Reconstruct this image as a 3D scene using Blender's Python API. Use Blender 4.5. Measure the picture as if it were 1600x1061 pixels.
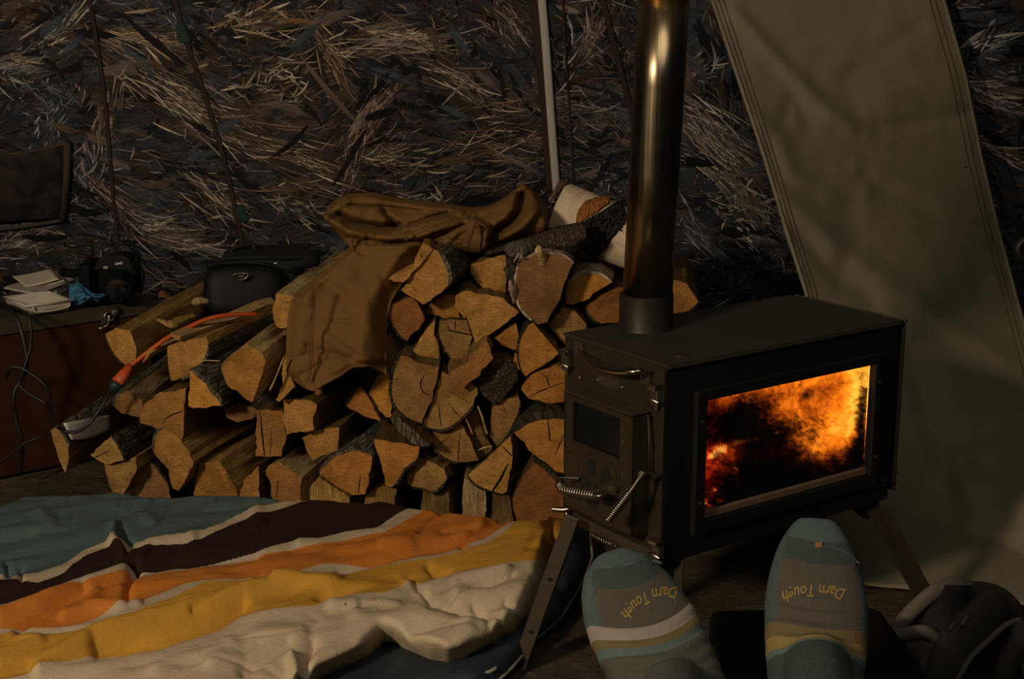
import bpy, bmesh, math, random
from mathutils import Vector, Matrix, noise
from mathutils.geometry import delaunay_2d_cdt
import mathutils.bvhtree as bvht
for o in list(bpy.data.objects): bpy.data.objects.remove(o)
scn = bpy.context.scene
COL = scn.collection
# ------------------------------------------------------------------ camera
F = 2280.0; PIT = math.radians(13.65); CH = 1.04
CAM = Vector((0, 0, CH))
cd = bpy.data.cameras.new('camera'); cam = bpy.data.objects.new('camera', cd); COL.objects.link(cam)
cam.location = CAM; cam.rotation_euler = (math.pi/2 - PIT, 0, 0)
cd.sensor_width = 36; cd.lens = F/1600*36; cd.clip_start = .02; cd.clip_end = 60
scn.camera = cam
# ------------------------------------------------------------------ world and lights
w = bpy.data.worlds.new('world'); scn.world = w; w.use_nodes = True
w.node_tree.nodes['Background'].inputs[0].default_value = (.62, .55, .5, 1)
w.node_tree.nodes['Background'].inputs[1].default_value = .009
def lamp(name, kind, loc, power, col, size, target=None):
    l = bpy.data.lights.new(name, kind); l.energy = power; l.color = col
    if kind == 'AREA': l.shape = 'DISK'; l.size = size
    else: l.shadow_soft_size = size
    o = bpy.data.objects.new(name, l); COL.objects.link(o); o.location = loc
    if target is not None:
        o.rotation_euler = (Vector(target)-Vector(loc)).to_track_quat('-Z', 'Y').to_euler()
    return o
lamp('lantern_light', 'AREA', (-1.85, -.45, 1.78), 56.0, (1.0, .81, .57), .36, (-.05, 2.6, .3))
lamp('tent_bounce_fill', 'AREA', (.25, .7, 2.1), 7.5, (1.0, .88, .72), 1.3, (.4, 3.0, .55))  # added fill lamp, out of view, in place of light bounced inside the tent
vs = scn.view_settings
vs.view_transform = 'Standard'; vs.look = 'None'; vs.exposure = 0; vs.gamma = 1; vs.use_curve_mapping = False
# ------------------------------------------------------------------ pixel helpers (1600 x 1061 frame)
cP, sP = math.cos(PIT), math.sin(PIT)
def ray(px, py):
    dx = (px-800)/F; dy = (530.5-py)/F
    return Vector((dx, cP + dy*sP, -sP + dy*cP))
def P(px, py, Y):
    d = ray(px, py); return CAM + d*(Y/d.y)
def PZ(px, py, z):
    d = ray(px, py); return CAM + d*((z-CH)/d.z)
def PP(px, py, p0, n):
    d = ray(px, py); return CAM + d*((Vector(p0)-CAM).dot(n)/d.dot(n))
def proj(p):
    r = Vector(p)-CAM; t = r.y*cP - r.z*sP; u = r.y*sP + r.z*cP
    return 800+F*r.x/t, 530.5-F*u/t
def lerp(a, b, t): return a+(b-a)*t
def interp(x, pts):
    if x <= pts[0][0]: return pts[0][1]
    for (a, b), (c, d) in zip(pts, pts[1:]):
        if x <= c: return b+(d-b)*(x-a)/(c-a+1e-12)
    return pts[-1][1]
def nz(*a): return noise.noise(Vector(a))
def smooth(t): t = max(0, min(1, t)); return t*t*(3-2*t)
# ------------------------------------------------------------------ materials
class M:
    def __init__(s, name):
        s.m = bpy.data.materials.new(name); s.m.use_nodes = True
        s.nt = s.m.node_tree; s.b = s.nt.nodes['Principled BSDF']; s.out = s.nt.nodes['Material Output']
    def n(s, t, **k):
        x = s.nt.nodes.new(t)
        for a, v in k.items(): setattr(x, a, v)
        return x
    def l(s, a, b): s.nt.links.new(a, b)
    def set(s, sock, v):
        if isinstance(v, bpy.types.NodeSocket): s.l(v, sock)
        else:
            try: sock.default_value = v
            except Exception: sock.default_value = (*v, 1)
    def coord(s, kind='Object', scale=(1, 1, 1), rot=(0, 0, 0)):
        t = s.n('ShaderNodeTexCoord'); m = s.n('ShaderNodeMapping')
        m.inputs['Scale'].default_value = scale; m.inputs['Rotation'].default_value = rot
        s.l(t.outputs[kind], m.inputs[0]); return m.outputs[0]
    def noise(s, vec, scale, detail=4, rough=.55, dist=0, out='Fac'):
        t = s.n('ShaderNodeTexNoise'); s.l(vec, t.inputs['Vector'])
        t.inputs['Scale'].default_value = scale; t.inputs['Detail'].default_value = detail
        t.inputs['Roughness'].default_value = rough; t.inputs['Distortion'].default_value = dist
        return t.outputs[out]
    def math(s, op, a, b=0, c=None):
        t = s.n('ShaderNodeMath', operation=op)
        s.set(t.inputs[0], a); s.set(t.inputs[1], b)
        if c is not None: s.set(t.inputs[2], c)
        return t.outputs[0]
    def ramp(s, fac, stops, interp='LINEAR'):
        t = s.n('ShaderNodeValToRGB'); t.color_ramp.interpolation = interp
        e = t.color_ramp.elements
        while len(e) < len(stops): e.new(.5)
        for i, (p, c) in enumerate(stops):
            e[i].position = p; e[i].color = (*c, 1) if len(c) == 3 else c
        s.l(fac, t.inputs[0]); return t.outputs[0]
    def mix(s, f, a, b, bt='MIX'):
        t = s.n('ShaderNodeMix', data_type='RGBA', blend_type=bt)
        s.set(t.inputs[0], f); s.set(t.inputs[6], a if isinstance(a, bpy.types.NodeSocket) else (*a, 1))
        s.set(t.inputs[7], b if isinstance(b, bpy.types.NodeSocket) else (*b, 1)); return t.outputs[2]
    def base(s, c): s.set(s.b.inputs['Base Color'], c if isinstance(c, bpy.types.NodeSocket) else (*c, 1))
    def rm(s, r, m=0, spec=None):
        s.set(s.b.inputs['Roughness'], r); s.set(s.b.inputs['Metallic'], m)
        if spec is not None: s.b.inputs['Specular IOR Level'].default_value = spec
    def bump(s, h, dist=.002, strength=.6):
        t = s.n('ShaderNodeBump'); s.l(h, t.inputs['Height'])
        t.inputs['Distance'].default_value = dist; t.inputs['Strength'].default_value = strength
        s.l(t.outputs[0], s.b.inputs['Normal'])
def G(c): # srgb 0..255 -> linear
    return tuple(((v/255+.055)/1.055)**2.4 if v > 10 else v/255/12.92 for v in c)
def simple(name, c, rough=.7, metal=0, var=.25, scale=40, bump=.0, spec=None, stretch=(1, 1, 1)):
    m = M(name); v = m.coord('Object', stretch)
    n = m.noise(v, scale, 4, .6)
    m.base(m.mix(n, tuple(x*(1-var) for x in c), tuple(min(1, x*(1+var)) for x in c)))
    m.rm(rough, metal, spec)
    if bump: m.bump(n, bump, .7)
    return m.m
# wood end grain
def end_mat(name, c1, c2, c3):
    m = M(name); uv = m.coord('UV')
    oi = m.n('ShaderNodeObjectInfo').outputs['Random']
    ln = m.n('ShaderNodeVectorMath', operation='LENGTH')
    wob = m.n('ShaderNodeMix', data_type='VECTOR')
    wn = m.noise(uv, 18, 3, .6, out='Color')
    wob.inputs[0].default_value = .035; m.l(uv, wob.inputs[4]); m.l(wn, wob.inputs[5])
    m.l(wob.outputs[1], ln.inputs[0])
    r = ln.outputs['Value']
    ring = m.math('SINE', m.math('MULTIPLY', r, 1300))
    ring = m.math('MULTIPLY_ADD', ring, .5, .5)
    blot = m.noise(uv, 24, 5, .65)
    fine = m.noise(uv, 260, 3, .7)
    v2 = m.n('ShaderNodeMapping'); m.l(uv, v2.inputs[0]); v2.inputs['Scale'].default_value = (60, 420, 1); v2.inputs['Rotation'].default_value = (0, 0, .5)
    saw = m.noise(v2.outputs[0], 1, 2, .6)
    base = m.mix(m.ramp(blot, [(.34, (0, 0, 0)), (.66, (1, 1, 1))]), c1, c2)
    base = m.mix(m.math('MULTIPLY', ring, .22), base, c3)
    base = m.mix(m.ramp(saw, [(.42, (.33, .33, .33)), (.58, (0, 0, 0))]), base, c3)
    big_ = m.noise(uv, 13, 4, .6, .8)
    base = m.mix(m.ramp(big_, [(.46, (0, 0, 0)), (.68, (.62, .62, .62))]), base, c3)
    grit = m.noise(uv, 150, 2, .6)
    base = m.mix(m.ramp(grit, [(.55, (0, 0, 0)), (.7, (.5, .5, .5))]), base, c3)
    sp = m.ramp(m.noise(uv, 95, 2, .5), [(.66, (0, 0, 0)), (.74, (.8, .8, .8))])
    base = m.mix(sp, base, tuple(x*.35 for x in c3))
    hv = m.n('ShaderNodeHueSaturation'); m.l(base, hv.inputs['Color'])
    m.l(m.math('MULTIPLY_ADD', oi, .4, .78), hv.inputs['Value'])
    m.l(m.math('MULTIPLY_ADD', oi, .018, .489), hv.inputs['Hue'])
    m.base(hv.outputs[0]); m.rm(.85, 0, .25)
    h = m.math('ADD', m.math('MULTIPLY', fine, .4), m.math('ADD', m.math('MULTIPLY', saw, .5), m.math('MULTIPLY', blot, .8)))
    m.bump(h, .003, .8)
    return m.m
def split_mat(name, c1, c2, c3):
    m = M(name); uv = m.coord('UV', (1, .06, 1))
    oi = m.n('ShaderNodeObjectInfo').outputs['Random']
    n1 = m.noise(uv, 90, 5, .7, .6); n2 = m.noise(uv, 330, 3, .7)
    b = m.coord('UV', (1, .5, 1)); n3 = m.noise(b, 16, 3)
    c = m.mix(m.ramp(n1, [(.3, (0, 0, 0)), (.7, (1, 1, 1))]), c1, c2)
    c = m.mix(m.ramp(n2, [(.45, (.7, .7, .7)), (.6, (0, 0, 0))]), c, c3)
    c = m.mix(m.ramp(n3, [(.4, (.5, .5, .5)), (.6, (0, 0, 0))]), c, c3)
    hv = m.n('ShaderNodeHueSaturation'); m.l(c, hv.inputs['Color']); m.l(m.math('MULTIPLY_ADD', oi, .5, .75), hv.inputs['Value'])
    m.base(hv.outputs[0]); m.rm(.8, 0, .3)
    m.bump(m.math('ADD', n1, m.math('MULTIPLY', n2, .5)), .006, .9)
    return m.m
def bark_mat(name, c1, c2, c3, sc=60, st=.35, d=.008):
    m = M(name); uv = m.coord('UV', (1, st, 1))
    n1 = m.noise(uv, sc, 5, .7, 1.2); n2 = m.noise(uv, sc*4, 3, .7)
    vo = m.n('ShaderNodeTexVoronoi', feature='DISTANCE_TO_EDGE'); m.l(uv, vo.inputs['Vector']); vo.inputs['Scale'].default_value = sc*.9
    e = m.ramp(vo.outputs['Distance'], [(0, (0, 0, 0)), (.18, (1, 1, 1))])
    c = m.mix(m.ramp(n1, [(.35, (0, 0, 0)), (.65, (1, 1, 1))]), c1, c2)
    c = m.mix(m.math('MULTIPLY', m.math('SUBTRACT', 1, e), .7), c, c3)
    m.base(c); m.rm(.9, 0, .2)
    m.bump(m.math('ADD', m.math('MULTIPLY', e, .5), m.math('ADD', n1, m.math('MULTIPLY', n2, .4))), d, 1)
    return m.m
E_TAN = end_mat('end_grain_tan', (.39, .19, .044), (.60, .315, .082), (.15, .068, .014))
E_RED = end_mat('end_grain_russet', (.32, .14, .030), (.48, .225, .050), (.14, .055, .012))
E_ORG = end_mat('end_grain_amber', (.45, .19, .034), (.64, .295, .058), (.18, .074, .013))
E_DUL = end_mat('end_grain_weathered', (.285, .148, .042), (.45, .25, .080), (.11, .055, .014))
S_TAN = split_mat('split_wood_tan', (.40, .23, .060), (.60, .37, .115), (.17, .085, .02))
S_PAL = split_mat('split_wood_pale', (.68, .47, .20), (.82, .61, .30), (.30, .18, .07))
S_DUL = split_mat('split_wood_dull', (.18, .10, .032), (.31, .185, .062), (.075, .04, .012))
B_DRK = bark_mat('bark_dark', (.035, .028, .019), (.115, .088, .058), (.010, .008, .006), 110, .3)
B_GRY = bark_mat('bark_grey', (.085, .075, .058), (.24, .21, .155), (.025, .021, .015), 100, .25)
B_BIR = bark_mat('bark_pale_rim', (.42, .33, .23), (.6, .48, .34), (.14, .09, .06), 50, 1, .003)
# ------------------------------------------------------------------ object helpers
def props(o, label=None, cat=None, group=None, kind=None):
    if label: o['label'] = label
    if cat: o['category'] = cat
    if group: o['group'] = group
    if kind: o['kind'] = kind
    return o
def empty(name, loc, label=None, cat=None, group=None):
    o = bpy.data.objects.new(name, None); COL.objects.link(o); o.location = loc; o.empty_display_size = .05
    return props(o, label, cat, group)
ORG = {}
def mk(name, verts, faces, mats, parent=None, mi=None, sm=False, origin=None, uvs=None, attr=None, lab=None):
    if parent is not None: org = ORG.get(parent.name, Vector(parent.location))
    else: org = Vector(origin) if origin is not None else Vector((0, 0, 0))
    me = bpy.data.meshes.new(name)
    me.from_pydata([Vector(v)-org for v in verts], [], faces); me.update()
    if not isinstance(mats, (list, tuple)): mats = [mats]
    for m_ in mats: me.materials.append(m_)
    if mi: me.polygons.foreach_set('material_index', mi)
    if sm: me.polygons.foreach_set('use_smooth', [True]*len(me.polygons))
    if not uvs: uvs = [(Vector(v).x+Vector(v).y*.6, Vector(v).z) for v in verts]
    if uvs:
        ul = me.uv_layers.new(name='UVMap')
        for i, l in enumerate(me.loops): ul.data[i].uv = uvs[i] if len(uvs) == len(me.loops) else uvs[l.vertex_index]
    if attr:
        for k, vals in attr.items():
            if isinstance(vals[0], (tuple, list)):
                a = me.color_attributes.new(k, 'FLOAT_COLOR', 'POINT')
                for i, v in enumerate(vals): a.data[i].color = (*v, 1)
            else:
                a = me.attributes.new(k, 'FLOAT', 'POINT'); a.data.foreach_set('value', vals)
    o = bpy.data.objects.new(name, me); COL.objects.link(o)
    if parent is not None: o.parent = parent; ORG[o.name] = org
    else: o.location = org; ORG[o.name] = org
    if lab: o['label'] = lab
    return o
class MB:
    def __init__(s): s.v = []; s.f = []; s.m = []
    def add(s, v, f, mi=0):
        b = len(s.v); s.v += [Vector(x) for x in v]; s.f += [[i+b for i in q] for q in f]; s.m += [mi]*len(f); return s
    def box(s, c, ax, h, bev=.0, mi=0):
        c = Vector(c); X, Y, Z = [Vector(a) for a in ax]; hx, hy, hz = h
        if bev <= 0:
            v = [c+X*hx*i+Y*hy*j+Z*hz*k for i in (-1, 1) for j in (-1, 1) for k in (-1, 1)]
            f = [(0, 1, 3, 2), (4, 6, 7, 5), (0, 4, 5, 1), (2, 3, 7, 6), (0, 2, 6, 4), (1, 5, 7, 3)]
            return s.add(v, f, mi)
        bm = bmesh.new(); bmesh.ops.create_cube(bm, size=2)
        for q in bm.verts: q.co = Vector((q.co.x*hx, q.co.y*hy, q.co.z*hz))
        bmesh.ops.bevel(bm, geom=bm.edges[:], offset=min(bev, hx*.9, hy*.9, hz*.9), segments=2, affect='EDGES', profile=.6)
        v = [c+X*q.co.x+Y*q.co.y+Z*q.co.z for q in bm.verts]; bm.verts.index_update()
        f = [[q.index for q in p.verts] for p in bm.faces]; bm.free()
        return s.add(v, f, mi)
    def tube(s, pts, r, seg=10, cap=True, mi=0, flat=1.0, up=None):
        pts = [Vector(p) for p in pts]; n = len(pts)
        rs = r if isinstance(r, (list, tuple)) else [r]*n
        v = []; f = []
        pu = Vector(up) if up is not None else None
        for i, p in enumerate(pts):
            t = (pts[min(i+1, n-1)]-pts[max(i-1, 0)]).normalized()
            if pu is None: pu = Vector((0, 0, 1)) if abs(t.z) < .9 else Vector((1, 0, 0))
            u = (pu - t*pu.dot(t)).normalized(); w_ = t.cross(u); 
            if up is None: pu = u
            for k in range(seg):
                a = 2*math.pi*k/seg; v.append(p+u*math.cos(a)*rs[i]*flat+w_*math.sin(a)*rs[i])
        for i in range(n-1):
            for k in range(seg):
                k2 = (k+1) % seg; f.append((i*seg+k, i*seg+k2, (i+1)*seg+k2, (i+1)*seg+k))
        if cap: f.append(list(range(seg))[::-1]); f.append([(n-1)*seg+k for k in range(seg)])
        return s.add(v, f, mi)
    def cyl(s, a, b, r, seg=24, r2=None, mi=0):
        return s.tube([a, b], [r, r if r2 is None else r2], seg, True, mi)
    def prism(s, loop, d, mi=0):
        n = len(loop); v = [Vector(p) for p in loop]; v += [p+Vector(d) for p in v]
        f = [list(range(n))[::-1], [n+i for i in range(n)]]+[(i, (i+1) % n, n+(i+1) % n, n+i) for i in range(n)]
        return s.add(v, f, mi)
    def build(s, name, mats, parent=None, sm=False, origin=None, lab=None):
        return mk(name, s.v, s.f, mats, parent, s.m, sm, origin, lab=lab)
def autosm(o, ang=40):
    me = o.data
    me.polygons.foreach_set('use_smooth', [True]*len(me.polygons))
    bm = bmesh.new(); bm.from_mesh(me)
    for e in bm.edges:
        if len(e.link_faces) == 2 and e.calc_face_angle(0) > math.radians(ang): e.smooth = False
    bm.to_mesh(me); bm.free(); return o
def crom(pts, k=6, closed=False):
    pts = [Vector(p) for p in pts]; out = []
    n = len(pts)
    for i in range(n if closed else n-1):
        if closed: p0, p1, p2, p3 = pts[(i-1) % n], pts[i], pts[(i+1) % n], pts[(i+2) % n]
        else: p0, p1, p2, p3 = pts[max(i-1, 0)], pts[i], pts[i+1], pts[min(i+2, n-1)]
        for j in range(k):
            t = j/k; out.append(.5*((2*p1)+(p2-p0)*t+(2*p0-5*p1+4*p2-p3)*t*t+(3*p1-p0-3*p2+p3)*t**3))
    if not closed: out.append(pts[-1])
    return out
def grid(name, nu, nv, fn, mat, parent=None, origin=None, thick=0, attrs=None, uv=True, sm=True, lab=None):
    v = [fn(i/(nu-1), j/(nv-1)) for j in range(nv) for i in range(nu)]
    f = [(j*nu+i, j*nu+i+1, (j+1)*nu+i+1, (j+1)*nu+i) for j in range(nv-1) for i in range(nu-1)]
    uvs = [(i/(nu-1), j/(nv-1)) for j in range(nv) for i in range(nu)] if uv else None
    at = {k: [a(i/(nu-1), j/(nv-1), v[j*nu+i]) for j in range(nv) for i in range(nu)] for k, a in (attrs or {}).items()}
    o = mk(name, v, f, mat, parent, None, sm, origin, uvs, at, lab=lab)
    if thick:
        md = o.modifiers.new('thickness', 'SOLIDIFY'); md.thickness = thick; md.offset = 0
    return o
def text_verts(body, size):
    cu = bpy.data.curves.new('tx', 'FONT'); cu.body = body; cu.size = size; cu.align_x = 'CENTER'; cu.resolution_u = 3; cu.shear = .25; cu.offset = size*.018
    o = bpy.data.objects.new('tx', cu); COL.objects.link(o)
    bpy.context.view_layer.update()
    me = bpy.data.meshes.new_from_object(o.evaluated_get(bpy.context.evaluated_depsgraph_get()))
    bm = bmesh.new(); bm.from_mesh(me)
    bmesh.ops.triangulate(bm, faces=bm.faces[:]); bmesh.ops.subdivide_edges(bm, edges=[e for e in bm.edges if e.calc_length() > size*.15], cuts=1)
    v = [q.co.copy() for q in bm.verts]; bm.verts.index_update(); f = [[q.index for q in p.verts] for p in bm.faces]; bm.free()
    bpy.data.objects.remove(o); return v, f
# ================================================================== THE SETTING
def wallY(x, z):
    y = 3.76 - .30*z
    y += .018*nz(x*1.6, z*.9, 3) + .010*nz(x*4, z*2.2, 8)
    for (x0, sl) in SEAMS:
        d = x - (x0 - sl*(z-.6)); y -= .014*math.exp(-(d/.05)**2)
    return y
SEAMS = [(-.985, .13), (-.79, .35), (.085, .07), (.31, .27)]
def WP(px, py, off=0):
    Y = 3.5
    for _ in range(6):
        p = P(px, py, Y); Y = wallY(p.x, p.z)
    return P(px, py, Y-off)
def wp(x, z, off=0): return Vector((x, wallY(x, z)-off, z))
# floor
m = M('packed_dirt_floor'); v = m.coord('Object')
a = m.noise(v, 5, 6, .65); b = m.noise(v, 38, 5, .7)
c = m.mix(m.ramp(a, [(.35, (0, 0, 0)), (.65, (1, 1, 1))]), (.035, .026, .016), (.105, .080, .052))
c = m.mix(m.ramp(b, [(.5, (0, 0, 0)), (.75, (.6, .6, .6))]), c, (.16, .125, .085))
m.base(c); m.rm(.95, 0, .2); m.bump(m.math('ADD', a, m.math('MULTIPLY', b, .5)), .02, .8)
fl = grid('floor', 120, 100, lambda u, v: Vector((-3+6*u, -1.2+5.4*v, .006*nz(u*26, v*24, 0)+.003*nz(u*90, v*80, 2)-.006)), m.m)
props(fl, 'dark brown packed dirt floor of the tent', kind='structure')
# camo wall fabric: printed base tones
m = M('camouflage_fabric_base'); v = m.coord('Object')
vr = m.coord('Object', (1, 1, 2.2), (0, .5, 0))
a = m.noise(vr, 3.2, 3, .55, .6); b = m.noise(vr, 13, 5, .65, 1.0); c3 = m.noise(vr, 55, 4, .7, .8)
base = m.ramp(a, [(.38, (.050, .060, .085)), (.50, (.032, .030, .036)), (.62, (.090, .063, .050))])
xs = m.n('ShaderNodeSeparateXYZ'); m.l(v, xs.inputs[0]); patch_ = m.noise(v, 1.9, 3, .5)
coldx = m.math('MULTIPLY', m.ramp(m.math('ADD', m.math('MULTIPLY', xs.outputs[0], .5), m.math('MULTIPLY', patch_, .8)), [(.42, (0, 0, 0)), (.62, (1, 1, 1))]), .8)
base = m.mix(coldx, base, m.mix(a, (.040, .052, .078), (.070, .084, .115)))
base = m.mix(m.ramp(b, [(.42, (0, 0, 0)), (.60, (.8, .8, .8))]), base, (.010, .010, .012))
base = m.mix(m.ramp(c3, [(.50, (0, 0, 0)), (.72, (.75, .75, .75))]), base, (.12, .105, .10))
m.base(base); m.rm(.75, 0, .3)
wv = m.coord('Object', (1, 1, 1)); m.bump(m.noise(wv, 14, 3), .006, .5)
CAMO = m.m
wall = grid('wall_back', 260, 90, lambda u, v: wp(-2.9+5.8*u, 2.2*v), CAMO)
props(wall, 'back tent wall of dark fabric printed with dead grass and reed camouflage', kind='structure')
ORG[wall.name] = Vector((0, 0, 0))
# printed reeds: thousands of thin tapering strokes lying on the fabric, one part
random.seed(7)
sv, sf, sc_ = [], [], []
def stroke(x, z, ang, L, wd, col, bend=0, off=.0012):
    n = 4; t = ang; px_, pz_ = x, z; pts = []
    for i in range(n+1):
        pts.append((px_, pz_, t)); px_ += math.cos(t)*L/n; pz_ += math.sin(t)*L/n; t += bend/n
    b = len(sv)
    for i, (a_, b_, t_) in enumerate(pts):
        ww = wd*(math.sin(math.pi*min(1, (i+.35)/(n+.5)))**.8)*.5
        nx, nz_ = -math.sin(t_)*ww, math.cos(t_)*ww
        sv.append(wp(a_+nx, b_+nz_, off)); sv.append(wp(a_-nx, b_-nz_, off))
        f_ = .75+.5*random.random()
        sc_.append(tuple(c*f_ for c in col)); sc_.append(tuple(c*f_*.8 for c in col))
    for i in range(n): sf.append((b+2*i, b+2*i+1, b+2*i+3, b+2*i+2))
TAN = (.40, .325, .245); BRN = (.17, .115, .085); GRY = (.27, .27, .28); DRK = (.007, .007, .009); BLU = (.10, .125, .165); PNK = (.25, .195, .175); OCH = (.30, .20, .11)
def flow(x, z):
    return 1.7*nz(x*1.1+3, z*1.5, 5) + .9*nz(x*3.1, z*3.3, 9) - .18
def pick(x):
    cold = smooth((x-.05)/.4) + .65*smooth((-.5-x)/.3)
    r = random.random()
    if r < .62*cold: return random.choice([GRY, BLU, GRY, PNK])
    return random.choice([TAN, BRN, BRN, PNK, OCH, BRN, DRK])
XR = (-1.75, 1.75); ZR = (.15, 1.12)
# dark gaps first, then layered litter
for i in range(2600):
    x = random.uniform(*XR); z = random.uniform(*ZR)
    stroke(x, z, flow(x, z)+random.gauss(0, .5), random.uniform(.03, .14), random.uniform(.006, .02), random.choice([DRK, DRK, (.02, .022, .03), (.045, .028, .018)]), random.gauss(0, .7), .0008)
def dens(x, z): return .5+.9*nz(x*2.3+7, z*3.1, 1)+.5*nz(x*6, z*7, 4)
k = 0
while k < 9000:
    x = random.uniform(*XR); z = random.uniform(*ZR)
    if random.random() > dens(x, z): continue
    fam = nz(x*4.5, z*4.5, 20)
    a_ = flow(x, z) + (random.gauss(0, .32) if fam > -.1 else random.gauss(0, .9))
    L = random.uniform(.018, .075) if fam > -.1 else random.uniform(.008, .03)
    c = pick(x); g_ = .14+1.65*random.random()**2.3; c = tuple(q*g_ for q in c)
    stroke(x, z, a_, L, random.uniform(.0009, .0028)*(1.25 if fam < -.1 else 1), c, random.gauss(0, .5), .0012+k*2e-8); k += 1
# placed bundles: (px, py, direction deg (screen, up positive), spread, radius px along, across, count, length px, width px, colours, bend)
BUN = [(235, 62, -12, .25, 60, 16, 120, 60, 1.8, [TAN, OCH, TAN], -.3), (20, 100, -5, .3, 40, 14, 80, 45, 2, [TAN, TAN, GRY], .2),
 (55, 130, -20, .5, 50, 16, 60, 45, 1.6, [GRY, BLU, GRY], .5), (300, 160, -32, .16, 120, 34, 260, 70, 1.8, [BRN, PNK, TAN], -.2),
 (430, 235, -22, .16, 120, 40, 260, 80, 1.8, [BRN, TAN, BRN], .25), (600, 70, 4, .25, 90, 22, 160, 60, 1.8, [TAN, TAN, PNK], .15),
 (640, 60, -14, .2, 60, 10, 60, 60, 2, [TAN, (.36, .27, .18)], .2), (590, 175, 48, .22, 55, 14, 130, 48, 2.6, [BRN, PNK, OCH], .3),
 (520, 95, -58, .2, 60, 14, 90, 50, 2.2, [BRN, OCH], .2), (270, 365, -24, .25, 60, 20, 110, 60, 1.7, [GRY, TAN, GRY], .5),
 (290, 375, -14, .15, 50, 12, 60, 70, 1.6, [(.33, .29, .25), TAN], .5), (190, 330, -50, .2, 60, 16, 90, 50, 2, [PNK, BRN], .2),
 (50, 360, 25, .3, 70, 20, 140, 50, 1.8, [PNK, GRY], -.3), (110, 40, 40, .25, 60, 14, 60, 50, 2, [TAN, GRY], 0),
 (690, 330, -20, .5, 60, 18, 110, 35, 2, [TAN, GRY, TAN], .6), (780, 220, 5, .3, 60, 60, 170, 45, 1.6, [BRN, OCH, TAN], .3),
 (800, 40, -60, .3, 40, 30, 90, 40, 2, [BRN, PNK], .4), (720, 130, -30, .25, 70, 24, 110, 50, 1.8, [TAN, BRN, PNK], .3),
 (920, 60, 60, .4, 50, 20, 110, 40, 2.2, [GRY, PNK, BRN], .4), (905, 170, -20, .3, 60, 26, 150, 40, 1.8, [PNK, BRN, GRY], .5),
 (1110, 200, -32, .18, 70, 34, 240, 60, 1.8, [PNK, GRY, TAN], -.15), (1130, 240, -35, .1, 90, 22, 120, 90, 1.6, [GRY, TAN], -.2),
 (1095, 110, 20, .4, 30, 20, 70, 30, 2, [GRY, GRY, (.33, .3, .27)], .3), (1170, 330, -35, .8, 50, 36, 220, 20, 2.4, [GRY, TAN, BRN], .3),
 (1110, 385, -38, .15, 60, 14, 90, 60, 1.8, [GRY, BLU], -.2), (1200, 440, 15, .5, 60, 24, 180, 30, 2, [GRY, BLU, GRY], .5),
 (1150, 300, -40, .12, 90, 14, 70, 80, 1.4, [GRY, TAN], 0), (1570, 150, -15, .2, 60, 26, 150, 55, 2, [PNK, TAN, GRY], .2),
 (1560, 60, 35, .3, 30, 14, 40, 40, 3, [GRY, (.36, .33, .3)], .1), (1570, 240, -20, .2, 60, 16, 90, 60, 1.8, [PNK, TAN], .2),
 (560, 250, 70, .2, 70, 12, 60, 50, 1.8, [BRN, PNK], .2), (350, 320, -40, .3, 60, 20, 100, 50, 2, [BRN, TAN], .5),
 (440, 130, 5, .6, 70, 40, 150, 28, 2, [TAN, BRN, TAN], .6), (410, 30, 5, .5, 80, 22, 120, 40, 2.4, [BRN, OCH, TAN], .4),
 (150, 250, 70, .4, 60, 30, 120, 26, 1.8, [PNK, GRY], .3), (170, 180, 75, .12, 50, 14, 100, 34, 2, [PNK, BRN], 0), (90, 190, 50, .5, 50, 24, 80, 26, 2, [GRY, BLU], .4),
 (480, 330, -25, .5, 70, 24, 130, 28, 2, [TAN, BRN, GRY], .4), (620, 250, -10, .5, 60, 30, 120, 34, 1.8, [BRN, TAN], .5), (380, 400, -10, .3, 60, 14, 80, 50, 1.6, [GRY, PNK], .4)]
for (bx, by, ad, sp, ra, rc, cnt, ln, wd, cols, bend) in BUN:
    a0 = math.radians(ad)
    for i in range(int(cnt*.72)):
        s_ = random.gauss(0, .55)*ra; t_ = random.gauss(0, .5)*rc
        qx = bx+math.cos(a0)*s_-math.sin(a0)*t_ - math.cos(a0)*ln/2; qy = by-math.sin(a0)*s_-math.cos(a0)*t_+math.sin(a0)*ln/2
        p = WP(qx, qy); sc = 3.5/F
        g_ = .18+1.85*random.random()**2.4; c = tuple(q*g_ for q in random.choice(cols))
        stroke(p.x, p.z, a0+random.gauss(0, sp), ln*sc*random.uniform(.4, 1.2), wd*sc*random.uniform(.6, 1.7), c, bend*random.uniform(.2, 1.5), .0016+i*1e-7)
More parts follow.
